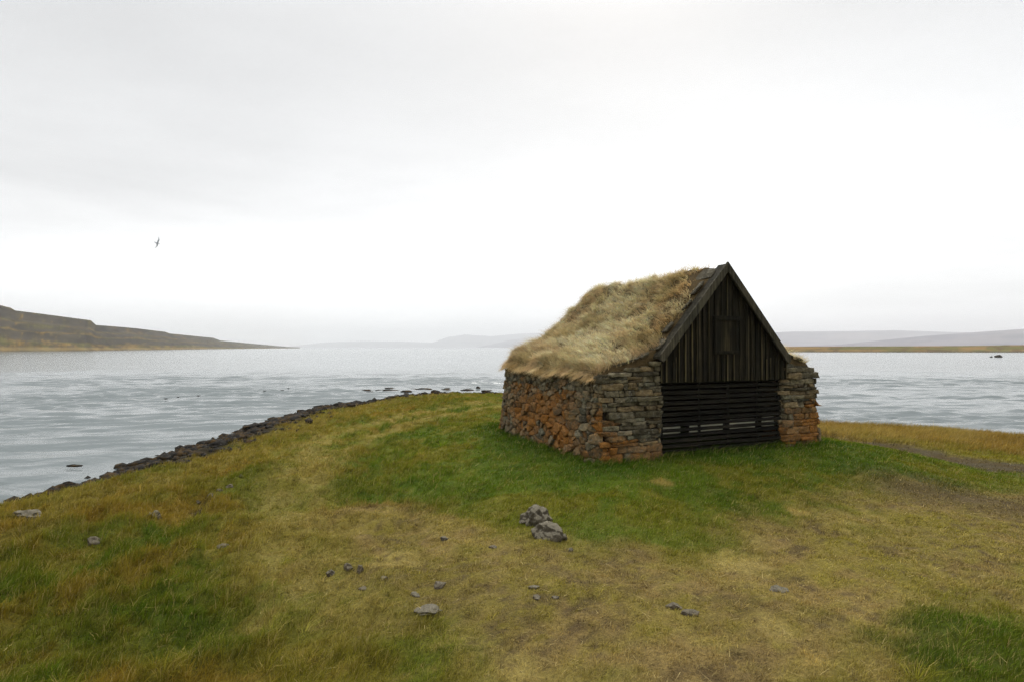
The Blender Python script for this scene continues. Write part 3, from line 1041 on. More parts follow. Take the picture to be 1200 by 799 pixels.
# gable boarding: narrow upright planks, board on board
APEX = 3.36; SL = 1.115


def rake(a): return APEX - SL * abs(a - MID)


mb = MB()
a = -.02; k = 0
while a < HW + .02:
    w = random.uniform(.05, .085)
    a1 = min(a + w, HW + .02)
    y0 = -.045 if k % 2 else -.023
    br = random.uniform(.55, 1.25); c = (br, br * random.uniform(.94, 1.0), br * random.uniform(.85, .95))
    z0 = 1.30 + random.uniform(-.008, .008)
    zs = [rake(a) - .02, rake(a1) - .02]
    poly = [(a + .003, z0), (a1 - .003, z0), (a1 - .003, zs[1])] + ([(MID, rake(MID) - .02)] if a < MID < a1 else []) + [(a + .003, zs[0])]
    mb.prism(poly, y0, .01, c)
    if random.random() < .55:   # thin strip on the joint, coloured pale like a board edge catching light
        ww = random.uniform(.012, .024); zt = min(rake(a), rake(a + ww)) - .04
        g = random.uniform(2.0, 5.5); ztop_ = zt if random.random() < .7 else z0 + (zt - z0) * random.uniform(.4, .9)
        mb.prism([(a - .004, z0 + .002), (a - .004 + ww, z0 + .002), (a - .004 + ww, ztop_), (a - .004, ztop_)], y0 - .012, y0 - .001, (g, g * .95, g * .82))
    a = a1; k += 1
mb.build('gable_boarding', M_gable, hut)

# hatch in the gable
hz0, hz1, ha0, ha1 = 1.78, 2.46, 1.115, 1.665
hp = MB()
nbd = 5
for i in range(nbd):
    x0 = ha0 + .06 + (ha1 - ha0 - .12) * i / nbd; x1 = ha0 + .06 + (ha1 - ha0 - .12) * (i + 1) / nbd
    br = [.7, 1.25, 1.9, 1.5, .8][i]
    hp.box(x0 + .003, x1 - .003, .018 - .085, .036 - .085, hz0 + .05, hz1 - .07, (br, br * .95, br * .8))
hatch = hp.build('hatch', M_gable, hut)
hf = MB()
hf.box(ha0, ha0 + .062, -.085, -.049, hz0 + .062, hz1 - .082, (.65, .65, .6)); hf.box(ha1 - .062, ha1, -.085, -.049, hz0 + .062, hz1 - .082, (.65, .65, .6))
hf.box(ha0 - .03, ha1 + .03, -.099, -.049, hz1 - .08, hz1, (.6, .6, .55)); hf.box(ha0 - .01, ha1 + .01, -.091, -.049, hz0, hz0 + .06, (.75, .75, .7))
hf.build('hatch_frame', M_gable, hatch, bevel=.004)

# barge boards
for sgn in (-1, 1):
    b_ = MB()
    t = .122
    top = 3.43
    end = 1.48 if sgn < 0 else 1.53
    c = 1.0 if sgn < 0 else .8  # left board is the lit one; the right's shade is put into its tint
    pts_ = [(MID, top), (MID + sgn * end, top - 1.112 * end), (MID + sgn * (end + .005), top - 1.112 * end - .10), (MID + sgn * (end - .06), top - 1.112 * end - .135), (MID, top - t * 1.5)]
    if sgn > 0: pts_[0] = (MID + .002, top); pts_[-1] = (MID + .002, top - t * 1.5)
    b_.prism(pts_, -.150, -.110, (c, c, c))
    # soffit board returning under the slates
    o = b_.build('barge_board', M_barge, hut, bevel=.004)
    s_ = MB()
    q = [(MID + sgn * .003, top - .035), (MID + sgn * end, top - 1.112 * end - .035), (MID + sgn * end, top - 1.112 * end - .075), (MID + sgn * .003, top - .075)]
    s_.prism(q, -.109, .10, (.6, .6, .6))
    s_.build('verge_board', M_barge, o)

# back gable, closing the roof space
mb = MB()
mb.prism([(-.6, 1.3), (HW + .6, 1.3), (HW + .3, 1.9), (MID, 3.1), (-.3, 1.9)], HL - .62, HL - .52, (1, 1, 1))
mb.build('rear_gable', M_gable, hut)

# slatted door
door = MB()
pitch = .0925
for i in range(14):
    z0 = .065 + i * pitch
    br = random.uniform(.7, 1.3)
    j = lambda: random.uniform(-.006, .006)
    # each slat sags a little
    x0, x1 = .015, HW - .015
    zz = [z0 + j(), z0 + j()]
    door.add([(x0, .050, zz[0]), (x0, .076, zz[0]), (x0, .050, zz[0] + .060), (x0, .076, zz[0] + .060), (x1, .050, zz[1]), (x1, .076, zz[1]), (x1, .050, zz[1] + .060), (x1, .076, zz[1] + .060)],
             [(0, 1, 3, 2), (4, 6, 7, 5), (0, 4, 5, 1), (2, 3, 7, 6), (0, 2, 6, 4), (1, 5, 7, 3)], (br, br, br * .95))
do = door.build('slatted_door', M_slat, hut)
for xa, w, yy in ((.02, .07, .078), (.86, .06, .078), (1.52, .075, .078), (2.24, .06, .078), (HW - .09, .07, .078)):
    p_ = MB(); p_.box(xa, xa + w, yy, yy + .021, .02, 1.33, (.6, .6, .6)); p_.build('door_post', M_slat, do)
sb = MB(); sb.box(.0, HW, .01, .10, -.12, .045, (1.2, 1.15, 1.05), .006); sb.build('door_sill', M_slat, do)
lb = MB(); lb.box(-.03, HW + .03, .015, .13, 1.36, 1.50, (.6, .6, .6)); lb.build('lintel', M_slat, hut)


def a_at(px):
    k = (px - 600) / F
    return (k * P0[1] - P0[0]) / (U[0] - k * U[1])


for x0, x1, dz in ((779, 801, 0), (812, 851, 0), (857, 889, .005), (897, 911, .01)):
    p_ = MB(); p_.box(a_at(x0), a_at(x1), .088, .104, .405 + dz, .575 + dz, (1, 1, 1), .004)
    p_.build('pale_plank', M_pale, do)

# floor of the hut
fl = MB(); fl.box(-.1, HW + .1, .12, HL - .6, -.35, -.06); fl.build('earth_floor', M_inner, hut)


# ------------------------------------------------------------------ rocks
def rock_mesh(name, size, seed, flat=.5, cuts=14, sub=4, sharp=.5):
    r = random.Random(seed)
    bm = bmesh.new()
    bmesh.ops.create_icosphere(bm, subdivisions=sub, radius=1)
    pl = []
    for _ in range(cuts):
        n = Vector((r.gauss(0, 1), r.gauss(0, 1), r.gauss(0, .8))).normalized()
        pl.append((n, r.uniform(sharp, .95)))
    off = Vector((r.uniform(0, 90), r.uniform(0, 90), r.uniform(0, 90)))
    for v in bm.verts:
        p = v.co.copy()
        for n, d in pl:
            e = p.dot(n) - d
            if e > 0: p -= n * e * .92
        p *= 1 + .20 * mnoise.fractal(p * 1.7 + off, 1.0, 2.0, 3) + .045 * mnoise.noise(p * 5 + off) + .02 * mnoise.noise(p * 13 + off)
        v.co = Vector((p.x * size[0] / 2, p.y * size[1] / 2, p.z * size[2] / 2))
    me = bpy.data.meshes.new(name); bm.to_mesh(me); bm.free()
    return me


def zat(x, y):
    return float(height(np.array([x]), np.array([y]))[0])


def rock(px, py, wpx, hpx, label, mat=None, depth=.8, rz=None, seed=0, sink=.3, name='rock', tilt=(0, 0), sharp=.62, group=None):
    z = G0
    for _ in range(6):
        x, y = ray(px, py, z); z = zat(x, y)
    w = wpx / F * y * .95; h = max(hpx / F * y * .8, .018)
    me = rock_mesh(name, (w, w * depth, h * 2.0), seed, sub=5 if wpx > 25 else 4, sharp=sharp - .12)
    o = link_mesh(name, me, mat or M_rock, smooth=True)
    o.location = (x, y, z + h * (1 - sink) - h * .6)
    o.rotation_euler = (R(tilt[0]), R(tilt[1]), rz if rz is not None else random.uniform(-.5, .5))
    tag(o, label, 'rock', group)
    return o


rock(628, 611, 38, 24, 'weathered pale topped boulder, upper one of the pair in the grass before the hut', depth=.8, rz=R(-25), seed=11, tilt=(0, 16), sharp=.85)
rock(642, 630, 48, 22, 'low dark sided rock, lower one of the pair in the grass before the hut', M_rock, depth=.7, rz=R(-22), seed=23, tilt=(0, 14), sharp=.82)
rock(614, 612, 13, 6, 'small pale stone at the left foot of the paired boulders', depth=.8, seed=31)
rock(660, 630, 13, 6, 'small tan stone at the right foot of the paired boulders', depth=.8, seed=37)
rock(181, 609, 18, 12, 'grey rounded stone alone in the rough grass near the left shore', depth=.9, seed=41)
rock(33, 608, 40, 13, 'long pale rock lying near the water at the left edge', depth=.55, rz=.35, seed=43)
rock(115, 594, 11, 5, 'small pale stone in green grass below the shore rocks', depth=.8, seed=47)
rock(113, 642, 24, 10, 'dark mossy rock half buried in the long grass at left', M_rockd, depth=.7, seed=53)
rock(262, 640, 16, 6, 'small grey stone sunk in grass beside the worn path', M_rockd, depth=.8, seed=59)
rock(500, 714, 44, 9, 'broad flat grey slab, nearest stone in the trampled grass', depth=.6, rz=-.1, seed=61, sharp=.5)
rock(487, 697, 15, 6, 'small pale stone just behind the broad flat slab', depth=.8, seed=67)
rock(516, 685, 22, 8, 'blue grey angular stone behind the broad flat slab', M_rockd, depth=.7, seed=71)
rock(390, 672, 15, 7, 'narrow pale stone at the left end of the path cluster', depth=.5, rz=.6, seed=73)
rock(409, 668, 12, 8, 'middle stone of the small cluster on the worn path', M_rockd, depth=.8, seed=79)
rock(422, 667, 11, 10, 'upright dark stone at the right end of the path cluster', M_rockd, depth=.8, seed=83)
rock(440, 588, 25, 5, 'flat pale stone where the mound meets the worn path', depth=.45, rz=.05, seed=89)
rock(626, 688, 15, 6, 'bluish stone of the trio in the middle of the trampled ground', depth=.8, seed=97)
rock(629, 699, 13, 5, 'dark lower stone of the trio in the middle of the trampled ground', M_rockd, depth=.8, seed=101)
rock(650, 699, 13, 5, 'brown right hand stone of the trio in the trampled ground', M_rockd, depth=.8, seed=103)
rock(788, 710, 26, 8, 'dark jagged rock breaking through the trampled ground, larger of two touching', M_rockd, depth=.6, rz=-.3, seed=107, sharp=.5)
rock(808, 719, 24, 8, 'dark blue grey rock at the right of the larger jagged one', M_rockd, depth=.6, rz=-.4, seed=109, sharp=.5)
rock(912, 690, 26, 6, 'flat pale grey stone alone in the trampled ground at right', depth=.6, rz=-.25, seed=113, sharp=.55)
rock(427, 690, 14, 5, 'small dark stone below the path cluster', M_rockd, depth=.7, seed=127)
rock(450, 677, 12, 5, 'small brown stone right of the path cluster', M_rockd, depth=.7, seed=131)
rock(521, 630, 13, 4, 'thin grey stone at the foot of the green mound', depth=.6, seed=137)
rock(578, 641, 13, 4, 'brown stone in the worn ground left of the paired boulders', M_rockd, depth=.6, seed=139)
rock(668, 644, 8, 5, 'tiny pale pebble below the paired boulders', depth=.8, seed=149)
for i, (px, py) in enumerate(((232, 588), (247, 581), (258, 576), (270, 570), (282, 566))):
    rock(px, py, 10, 4, 'dark stone exposed in the eroded rut between left shore and path', M_rockd, depth=.7, seed=151 + i, group='stones in the eroded rut')

# dark rocks along the shore
shore_meshes = [rock_mesh('shore_rock', (1, .8, .6), 300 + i, sub=4, sharp=.4, cuts=14) for i in range(10)]
for me in shore_meshes:
    me.materials.append(M_shore)
line = [(-9.9, 4), (-9.3, 10.45), (-9.1, 12.5), (-9.2, 18.2), (-9.0, 23.6), (-7.2, 28.6), (-4.8, 31.2), (-.5, 31.8), (3, 31.2)]
lp = np.array(line); ls = np.concatenate([[0], np.cumsum(np.hypot(*(lp[1:] - lp[:-1]).T))])
cnt = 0
for i in range(320):
    t = random.uniform(0, 1) ** .8 * ls[-1]
    x = float(np.interp(t, ls, lp[:, 0])); y = float(np.interp(t, ls, lp[:, 1]))
    # inward normal: towards the meadow
    i0 = max(1, int(np.searchsorted(ls, t))); i0 = min(i0, len(lp) - 1)
    e = lp[i0] - lp[i0 - 1]; e = e / np.hypot(*e); n_in = np.array([e[1], -e[0]])
    dens = 1.0 if y > 11.5 else .30
    if random.random() > dens: continue
    o_ = random.gauss(.85, .62) if y > 11.5 else random.gauss(.3, .4)
    x += n_in[0] * o_; y += n_in[1] * o_
    z = zat(x, y)
    s = random.choice((.2, .26, .3, .36, .45, .6)) * (1 if y > 11.5 else .7)
    if o_ < -.4: s *= .8
    o = bpy.data.objects.new('shore_rock', random.choice(shore_meshes)); C.objects.link(o)
    o.location = (x, y, max(z, SEA - .12) + s * .10)
    o.scale = (s * random.uniform(.9, 1.7), s * random.uniform(.8, 1.2), s * random.uniform(.5, 1.0))
    o.rotation_euler = (random.uniform(-.25, .25), random.uniform(-.25, .25), random.uniform(0, 6.28))
    tag(o, 'dark wet rock lying along the shoreline between meadow and water', 'rock', 'dark rocks along the shore')
    cnt += 1
print('shore rocks', cnt)

# broken rock and weed between them, one mass
def rubble(name, n, label):
    r = np.random.default_rng(21)
    bm = bmesh.new(); bmesh.ops.create_icosphere(bm, subdivisions=1, radius=1)
    bv = np.array([v.co[:] for v in bm.verts]); bf = np.array([[v.index for v in f.verts] for f in bm.faces]); bm.free()
    t = r.random(n) ** .85 * ls[-1]
    x = np.interp(t, ls, lp[:, 0]); y = np.interp(t, ls, lp[:, 1])
    idx = np.clip(np.searchsorted(ls, t), 1, len(lp) - 1)
    e = lp[idx] - lp[idx - 1]; e = e / np.hypot(e[:, 0], e[:, 1])[:, None]
    o_ = r.normal(.95, .75, n) * (.6 + .4 * ss(10, 12.5, y))
    x = x + e[:, 1] * o_; y = y - e[:, 0] * o_
    keep = height(x, y) > SEA - .15
    x, y = x[keep], y[keep]; n = len(x)
    sz = .035 + .11 * r.random(n) ** 2.2
    sc_ = np.stack([sz * r.uniform(.8, 1.7, n), sz * r.uniform(.8, 1.3, n), sz * r.uniform(.4, .9, n)], -1)
    V = bv[None] * (1 + r.normal(0, .20, (n, len(bv), 1))) * sc_[:, None]
    a = r.uniform(0, 6.28, n); ca, sa = np.cos(a)[:, None], np.sin(a)[:, None]
    X = V[..., 0] * ca - V[..., 1] * sa + x[:, None]; Y = V[..., 0] * sa + V[..., 1] * ca + y[:, None]
    Z = V[..., 2] + (np.maximum(height(x, y), SEA - .05) + sz * .15)[:, None]
    Fc = (np.arange(n)[:, None, None] * len(bv) + bf[None]).reshape(-1)
    o = link_mesh(name, np_mesh(name, np.stack([X, Y, Z], -1).reshape(-1, 3), Fc, np.arange(0, len(Fc), 3)), M_shore)
    tag(o, label, 'shingle', kind='stuff')


rubble('shore_shingle', 6500, 'dark broken stones and weed strewn along the water line')
for i in range(26):
    px = random.uniform(425, 590); py = random.uniform(454, 462) - (px - 500) * .012
    x, y = ray(px, py, SEA); w_ = random.uniform(.25, .9)
    o = bpy.data.objects.new('sea_rock', random.choice(shore_meshes)); C.objects.link(o)
    o.location = (x, y, SEA - .02); o.scale = (w_ * 1.6, w_, w_ * .28); o.rotation_euler = (0, 0, random.uniform(-.4, .4))
    tag(o, 'low flat rock awash in the shallows off the tip of the point', 'rock', 'rocks awash off the point')

# two rocks on the right-hand shore, a skerry out in the bay, low rocks awash behind the point
rock(979, 491, 8, 6, 'small dark rock on the right shore beside the hut, left of two', M_shore, seed=401, sink=-.4)
rock(1003, 494, 10, 7, 'dark rock on the right shore, the larger of two', M_shore, seed=403, sink=-.4)


def sea_rock(px, py, w, h, label, seed, depth=.6):
    x, y = ray(px, py, SEA)
    W_ = w / F * y; H_ = h / F * y
    o = link_mesh('sea_rock', rock_mesh('sea_rock', (W_, W_ * depth, H_ * 2.1), seed, sharp=.8), M_shore, smooth=True)
    o.location = (x, y, SEA + .0)
    tag(o, label, 'rock')


sea_rock(1170, 418.5, 9.5, 3.0, 'black skerry standing out of the bay far right', 411)
sea_rock(1162, 418.6, 3.5, 1.4, 'tiny black rock just left of the far skerry', 413)
sea_rock(560, 455, 6, 2.6, 'small dark rock in the water off the tip of the point', 415)
sea_rock(476, 458.5, 14, 1.6, 'flat rock awash, left of those off the point', 417)
sea_rock(498, 456.0, 20, 1.6, 'long flat rock awash, middle of those off the point', 419)
sea_rock(522, 457.0, 13, 1.8, 'flat rock awash, right of those off the point', 421)
sea_rock(88, 545, 20, 1.5, 'low black rock awash beside the left shore', 423, .25)


# ------------------------------------------------------------------ birds
def bird_body(name, length, mat, parent=None, wing=False):
    """a single continuous bird: body lofted beak to tail, wings grown from its flanks"""
    bm = bmesh.new()
    prof = [(-.5, .005, .0, .02), (-.44, .03, .02, .02), (-.38, .055, .055, .05), (-.30, .06, .06, .05), (-.22, .07, .075, .02), (-.05, .13, .13, -.02), (.12, .14, .13, -.02), (.28, .09, .09, .0), (.40, .05, .04, .02), (.5, .06, .01, .04)]
    rings = []
    for (x, ry, rz, zc) in prof:
        rings.append([bm.verts.new((x * length, ry * length * math.cos(a) , (zc + max(rz, .004) * math.sin(a)) * length)) for a in [2 * math.pi * k / 10 for k in range(10)]])
    for r0, r1 in zip(rings, rings[1:]):
        for k in range(10): bm.faces.new((r0[k], r0[(k + 1) % 10], r1[(k + 1) % 10], r1[k]))
    bm.faces.new(rings[0][::-1]); bm.faces.new(rings[-1])
    if wing:
        for sg in (1, -1):
            st = [(.08, .0, .24, .0), (.45, .02, .22, .22), (.75, -.02, .17, .26), (1.1, .10, .10, .12), (1.3, .20, .02, .02)]
            prev = None
            for (yy, xo, ch, zz) in st:
                ring = [bm.verts.new(((xo - .5 * ch - .05) * length, sg * yy * length, zz * length + dz * length)) for dz in (.012, -.008)] + \
                       [bm.verts.new(((xo + .5 * ch - .05) * length, sg * yy * length, zz * length + dz * length)) for dz in (-.004, .004)]
                if prev:
                    for k in range(4): bm.faces.new((prev[k], prev[(k + 1) % 4], ring[(k + 1) % 4], ring[k]))
                else: bm.faces.new(ring)
                prev = ring
            bm.faces.new(prev)
    bmesh.ops.recalc_face_normals(bm, faces=bm.faces)
    me = bpy.data.meshes.new(name); bm.to_mesh(me); bm.free()
    return link_mesh(name, me, mat, parent, smooth=True)


M_gull = mat_plain('grey_plumage', (.5, .51, .53), .8)
M_duck = mat_plain('dark_plumage', (.02, .018, .016), .7)
g = bird_body('flying_bird', .42, M_gull, wing=True)
g.location = ((183 - 600) / F * 42, 42, EYE + (HZ - 285) / F * 42)
g.rotation_euler = (R(48), R(-22), R(205))
tag(g, 'grey gull in flight against the overcast sky', 'bird')
dk = None
for i, (px, py) in enumerate(((194.5, 468.5), (208.8, 466.6), (233, 465), (310, 459), (331, 458.5), (338, 456.2))):
    x, y = ray(px, py, SEA)
    if dk is None:
        dk = o = bird_body('water_bird', .26, M_duck)
    else:
        o = dk.copy(); C.objects.link(o)
    o.location = (x, y, SEA + .075)
    o.rotation_euler = (0, 0, random.uniform(-.6, .6) + (0 if i % 2 else math.pi))
    tag(o, 'small dark water bird floating on the bay off the left shore', 'bird', 'water birds swimming off the left shore')


# ------------------------------------------------------------------ far shores
def landform(name, cols, dist, depth, prof, colour, mat, seed, wob=.0, nv=60):
    """cols: (px, top row); dist(px) distance of the waterline; depth(px) width of the slope; prof: (v, height fraction)"""
    px = np.array([c[0] for c in cols], float); top = np.array([c[1] for c in cols], float)
    P = np.arange(px[0], px[-1] + .1, 1.2)
    T = np.interp(P, px, top)
    D = np.array([dist(p) for p in P]); Dp = np.array([depth(p) for p in P])
    pv = np.array([p[0] for p in prof]); ph = np.array([p[1] for p in prof])
    v = np.linspace(0, pv[-1], nv)
    hfrac = np.interp(v, pv, ph)
    iv = np.interp(1.0, pv, pv)
    X = np.zeros((nv, len(P))); Y = X.copy(); Z = X.copy()
    Ytop = D + Dp
    H = (HZ - T) / F * Ytop + EYE - SEA
    H = np.maximum(H, .02)
    for k in range(nv):
        y = D + Dp * v[k]
        n = (fbm(P * .03 + 3, np.full_like(P, v[k] * 4), seed, 4) - .5)
        X[k] = (P - 600) / F * y; Y[k] = y
        Z[k] = SEA - .3 + H * (hfrac[k] + wob * n * math.sin(min(1, v[k]) * math.pi)) + (.3 if k else 0)
    col = colour(np.broadcast_to(P, X.shape), np.broadcast_to(v[:, None], X.shape), np.broadcast_to(hfrac[:, None], X.shape))
    o = link_mesh(name, grid_mesh(name, X, Y, Z, col), mat, smooth=False)
    tag(o, kind='structure')
    return o


def c_left(P, v, h):
    n = fbm(P * .07, v * 14, 501, 5, .6); n2 = fbm(P * .2, v * 26, 511, 4, .6); n3 = fbm(P * .03 + 9, v * 5, 521, 3)
    mixf = lambda a, b, t: a * (1 - t[..., None]) + b * t[..., None]
    brown = lin(112, 90, 44); olive = lin(88, 82, 42); rock_ = lin(64, 57, 44); pale = lin(124, 106, 70)
    c = mixf(np.broadcast_to(olive, P.shape + (3,)), brown, ss(.4, .6, n))
    v0 = v; v = v + (fbm(P * .045, v * 2, 561, 5, .6) - .5) * .22 * ss(.06, .15, v)
    c = c * (.22 + 1.05 * fbm(P * .35, v * 3, 571, 4, .65))[..., None] 
    band = lambda a, b: ss(a - .04, a + .02, v) * (1 - ss(b - .02, b + .04, v))
    cl = np.clip(band(.20, .30) + band(.45, .52) + band(.70, .80) + .7 * band(.58, .70), 0, 1) * ss(.25, .5, n2 + .2 * n3)
    c = mixf(c, rock_, cl)
    c = mixf(c, lin(60, 54, 46), ss(.56, .66, n2) * .7)
    v = v0; c = mixf(c, pale, band(.02, .05) * .7); c = mixf(c, lin(70, 64, 54), 1 - ss(.0, .02, v))
    return c


def d_left(p):
    return float(np.interp(p, [-700, -300, 0, 100, 200, 280, 345], [300, 340, 390, 470, 720, 1200, 2000]))


left = landform('hillside', [(-700, 330), (-300, 345), (-60, 352), (0, 358), (12, 361), (17, 364), (60, 369.5), (106, 375.5), (112, 381), (160, 385), (193, 389), (199, 391), (250, 396), (258, 399),
                             (290, 402), (325, 405.2), (340, 406.4), (352, 407)], d_left, lambda p: d_left(p) * .42,
                [(0, 0), (.05, .07), (.20, .20), (.28, .38), (.45, .44), (.52, .60), (.68, .68), (.76, .93), (1.0, 1.0), (1.6, 1.0), (2.6, .8)], c_left, mat_far('hillside_turf', .03, .5), 601, .05, 150)


def c_strip(P, v, h):
    n = fbm(P * .035, v * 2, 531, 4); n2 = fbm(P * .1, v * 6, 541, 3)
    mixf = lambda a, b, t: a * (1 - t[..., None]) + b * t[..., None]
    c = mixf(np.broadcast_to(lin(120, 98, 62), P.shape + (3,)), lin(98, 92, 54), ss(.42, .6, n))
    c = mixf(c, lin(92, 76, 54), ss(.55, .66, n2) * .7)
    return mixf(c, lin(74, 68, 58), 1 - ss(.0, .1, v))


strip = landform('far_shore', [(760, 407), (840, 406.5), (900, 406.3), (935, 406.0), (1060, 405.6), (1120, 405.2), (1165, 404.8), (1178, 404.3), (1240, 404), (1400, 402), (1800, 398)],
                 lambda p: float(np.interp(p, [560, 900, 1200, 1800], [420, 345, 322, 280])), lambda p: 90,
                 [(0, 0), (.08, .25), (.5, .7), (1, 1), (3, 1.0), (6, .6)], c_strip, mat_far('far_meadow', .05, .3), 611, .03, 40)


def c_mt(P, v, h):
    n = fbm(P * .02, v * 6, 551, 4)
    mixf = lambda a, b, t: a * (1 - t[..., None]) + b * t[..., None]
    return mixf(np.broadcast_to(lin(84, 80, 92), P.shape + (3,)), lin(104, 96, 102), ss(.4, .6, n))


M_mt = mat_far('mountain_heath', .004, .3)
landform('mountains', [(640, 407), (760, 399), (880, 391), (930, 388.5), (1000, 388), (1050, 387), (1110, 389), (1250, 392), (1500, 400)], lambda p: 4600, lambda p: 1500,
         [(0, 0), (.3, .3), (.7, .8), (1, 1), (1.5, 1), (2.5, .6)], c_mt, M_mt, 621, .08, 40)
landform('mountains', [(900, 407), (980, 404), (1030, 399), (1080, 394), (1140, 389.5), (1200, 385.5), (1320, 380), (1700, 372)], lambda p: 2500, lambda p: 900,
         [(0, 0), (.3, .3), (.7, .8), (1, 1), (1.5, 1), (2.5, .6)], c_mt, M_mt, 631, .08, 40)
landform('hills', [(480, 407), (505, 402), (525, 395), (545, 392), (575, 394), (610, 391), (700, 388), (800, 392), (900, 400)], lambda p: 9600, lambda p: 900,
         [(0, 0), (.4, .5), (1, 1), (1.5, 1), (2.2, .6)], c_mt, M_mt, 641, .05, 30)
landform('hills', [(558, 407), (575, 403.5), (600, 398), (625, 395), (660, 396), (760, 401), (840, 407)], lambda p: 7000, lambda p: 900,
         [(0, 0), (.4, .5), (1, 1), (1.5, 1), (2.2, .6)], c_mt, M_mt, 651, .05, 30)
landform('hills', [(330, 407), (370, 402), (420, 399.5), (470, 400), (520, 402), (560, 405)], lambda p: 10000, lambda p: 900,
         [(0, 0), (.4, .5), (1, 1), (1.5, 1), (2.2, .6)], c_mt, M_mt, 661, .05, 30)

# ------------------------------------------------------------------ haze: rain-heavy air over the fjord
hb = MB(); hb.box(-11500, 11500, -1200, 11500, -4.5, 330)
m, nt, out = new_mat('moist_air')
pv = N(nt, 'ShaderNodeVolumePrincipled')
pv.inputs['Color'].default_value = (.97, .975, .985, 1); pv.inputs['Density'].default_value = .0002; pv.inputs['Anisotropy'].default_value = 0.0
nt.links.new(pv.outputs[0], out.inputs['Volume'])
haze = hb.build('haze', m)
tag(haze, 'pale moist air over the fjord', 'haze', kind='stuff')

# ------------------------------------------------------------------ sky and light
SUN_EL, SUN_AZ = R(42), R(12)     # azimuth measured from +Y (straight ahead) towards +X
w = bpy.data.worlds.new('World'); bpy.context.scene.world = w; w.use_nodes = True
nt = w.node_tree; nt.nodes.clear()
out = N(nt, 'ShaderNodeOutputWorld')
sky = N(nt, 'ShaderNodeTexSky', sky_type='NISHITA', sun_disc=False, sun_elevation=SUN_EL, sun_rotation=SUN_AZ)
sky.dust_density = 4.0
bg1 = N(nt, 'ShaderNodeBackground'); bg1.inputs['Strength'].default_value = .06
nt.links.new(sky.outputs[0], bg1.inputs['Color'])
tc = N(nt, 'ShaderNodeTexCoord')
sx = N(nt, 'ShaderNodeSeparateXYZ'); nt.links.new(tc.outputs['Generated'], sx.inputs[0])


def mth(op, a, b=None, c=None):
    n = N(nt, 'ShaderNodeMath', operation=op)
    for i, v in enumerate((a, b, c)):
        if v is None: continue
        if isinstance(v, (int, float)): n.inputs[i].default_value = v
        else: nt.links.new(v, n.inputs[i])
    return n.outputs[0]


zz = mth('MAXIMUM', sx.outputs['Z'], 0.0)
den = mth('ADD', zz, .16)
cv = N(nt, 'ShaderNodeCombineXYZ')
nt.links.new(mth('DIVIDE', sx.outputs['X'], den), cv.inputs[0]); nt.links.new(mth('DIVIDE', sx.outputs['Y'], den), cv.inputs[1])
mpw = N(nt, 'ShaderNodeMapping'); mpw.inputs['Location'].default_value = (3.1, 1.7, 0); mpw.inputs['Scale'].default_value = (.62, .95, 1)
nt.links.new(cv.outputs[0], mpw.inputs[0])
cn = noise(nt, mpw.outputs[0], 1.0, 7, .52)
cn2 = noise(nt, mpw.outputs[0], .45, 3, .5)
cl = mth('MULTIPLY_ADD', mth('SUBTRACT', cn.outputs['Fac'], .5), .34, 0.0)
cl = mth('ADD', cl, mth('MULTIPLY', mth('SUBTRACT', cn2.outputs['Fac'], .5), .26))
# bright part of the cloud deck around the veiled sun, a lighter band low down
vd = N(nt, 'ShaderNodeVectorMath', operation='DOT_PRODUCT')
vd.inputs[1].default_value = Vector((.08, 1, .24)).normalized()
nt.links.new(tc.outputs['Generated'], vd.inputs[0])
# a broad bright band of thin cloud low over the fjord, strongest straight ahead and to the right
hz = N(nt, 'ShaderNodeCombineXYZ'); nt.links.new(sx.outputs['X'], hz.inputs[0]); nt.links.new(sx.outputs['Y'], hz.inputs[1])
hn = N(nt, 'ShaderNodeVectorMath', operation='NORMALIZE'); nt.links.new(hz.outputs[0], hn.inputs[0])
hd = N(nt, 'ShaderNodeVectorMath', operation='DOT_PRODUCT'); hd.inputs[1].default_value = Vector((.16, 1, 0)).normalized(); nt.links.new(hn.outputs[0], hd.inputs[0])
azl = mth('POWER', mth('MAXIMUM', hd.outputs['Value'], 0.0), 2.0)
gz = mth('DIVIDE', mth('SUBTRACT', zz, .12), .23)
lobe = mth('MULTIPLY', azl, mth('POWER', 2.718, mth('MULTIPLY', mth('MULTIPLY', gz, gz), -1.0)))
rad = mth('MULTIPLY_ADD', lobe, .46, .735)
zen = N(nt, 'ShaderNodeMapRange', interpolation_type='SMOOTHSTEP'); zen.inputs[1].default_value = .45; zen.inputs[2].default_value = 1.0
zen.inputs[3].default_value = 0.0; zen.inputs[4].default_value = 1.5
nt.links.new(zz, zen.inputs[0])
rad = mth('ADD', rad, zen.outputs[0])
# low cloud streaks, stretched along the horizon, with a clear bright slot under them
cv2 = N(nt, 'ShaderNodeCombineXYZ')
nt.links.new(mth('MULTIPLY', sx.outputs['X'], 2.6), cv2.inputs[0]); nt.links.new(mth('MULTIPLY', sx.outputs['Y'], 2.6), cv2.inputs[1]); nt.links.new(mth('MULTIPLY', zz, 15.0), cv2.inputs[2])
cn3 = noise(nt, cv2.outputs[0], 1.0, 5, .55)
low = N(nt, 'ShaderNodeMapRange', interpolation_type='SMOOTHSTEP'); low.inputs[1].default_value = .42; low.inputs[2].default_value = .10
low.inputs[3].default_value = 0.05; low.inputs[4].default_value = .42
nt.links.new(zz, low.inputs[0])
rad = mth('ADD', rad, mth('MULTIPLY', mth('SUBTRACT', cn3.outputs['Fac'], .5), low.outputs[0]))
vl = N(nt, 'ShaderNodeVectorMath', operation='DOT_PRODUCT'); vl.inputs[1].default_value = Vector((-.72, 1, .11)).normalized()
nt.links.new(tc.outputs['Generated'], vl.inputs[0])
slot = mth('POWER', mth('MAXIMUM', vl.outputs['Value'], 0.0), 26.0)
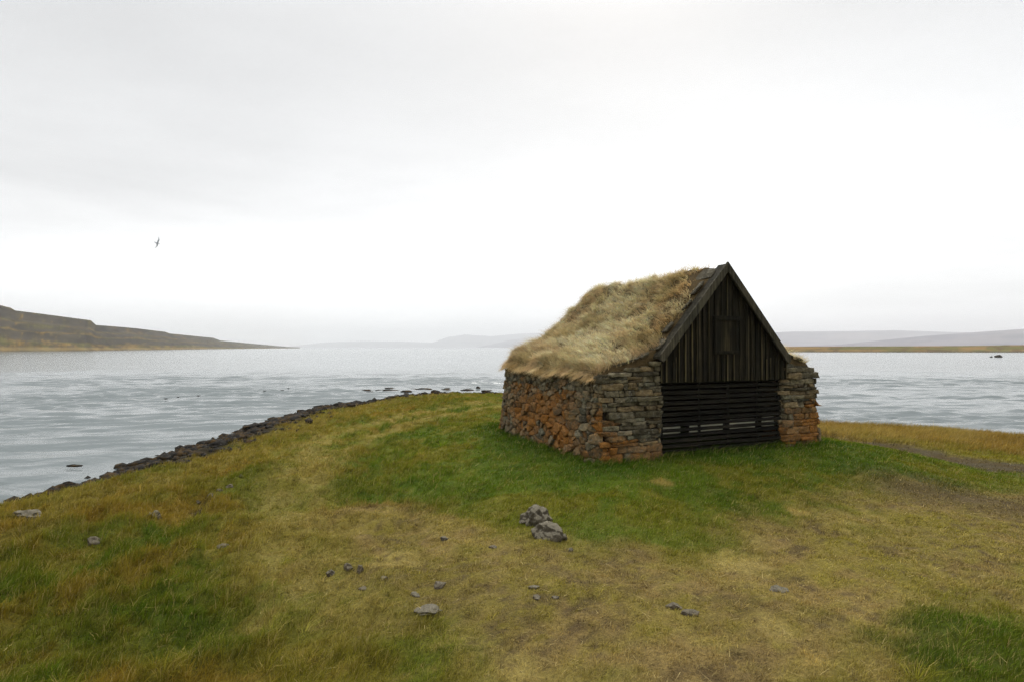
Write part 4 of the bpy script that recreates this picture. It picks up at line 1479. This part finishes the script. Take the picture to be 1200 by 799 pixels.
dz = mth('DIVIDE', mth('SUBTRACT', zz, .085), .045)
slot = mth('MULTIPLY', slot, mth('POWER', 2.718, mth('MULTIPLY', mth('MULTIPLY', dz, dz), -1.0)))
rad = mth('ADD', rad, mth('MULTIPLY', slot, .30))
rad = mth('ADD', rad, cl)
rad = mth('MAXIMUM', rad, .35)
rgbc = N(nt, 'ShaderNodeCombineColor')
nt.links.new(mth('MULTIPLY', rad, .99), rgbc.inputs[0]); nt.links.new(mth('MULTIPLY', rad, 1.0), rgbc.inputs[1]); nt.links.new(mth('MULTIPLY', rad, 1.005), rgbc.inputs[2])
bg2 = N(nt, 'ShaderNodeBackground'); bg2.inputs['Strength'].default_value = 1.0
nt.links.new(rgbc.outputs[0], bg2.inputs['Color'])
mx = N(nt, 'ShaderNodeMixShader'); mx.inputs[0].default_value = .93
nt.links.new(bg1.outputs[0], mx.inputs[1]); nt.links.new(bg2.outputs[0], mx.inputs[2])
nt.links.new(mx.outputs[0], out.inputs['Surface'])

sun = bpy.data.lights.new('sun', 'SUN'); sun.energy = 1.1; sun.angle = R(25); sun.color = (1, .97, .92)
so = bpy.data.objects.new('sun', sun); C.objects.link(so)
so.rotation_euler = Vector((math.sin(SUN_AZ) * math.cos(SUN_EL), math.cos(SUN_AZ) * math.cos(SUN_EL), math.sin(SUN_EL))).to_track_quat('Z', 'Y').to_euler()

sc = bpy.context.scene
sc.render.engine = 'CYCLES'
sc.view_settings.view_transform = 'Standard'; sc.view_settings.look = 'None'
sc.view_settings.exposure = 0.2; sc.view_settings.gamma = 1.0
sc.cycles.use_denoising = True
sc.cycles.denoiser = 'OPENIMAGEDENOISE'
sc.cycles.denoising_input_passes = 'RGB_ALBEDO_NORMAL'
sc.cycles.denoising_prefilter = 'FAST'
sc.cycles.use_adaptive_sampling = True; sc.cycles.adaptive_threshold = .01
sc.cycles.max_bounces = 6; sc.cycles.diffuse_bounces = 2; sc.cycles.glossy_bounces = 2
sc.cycles.transmission_bounces = 2; sc.cycles.volume_bounces = 1; sc.cycles.transparent_max_bounces = 6
sc.cycles.sample_clamp_indirect = 6
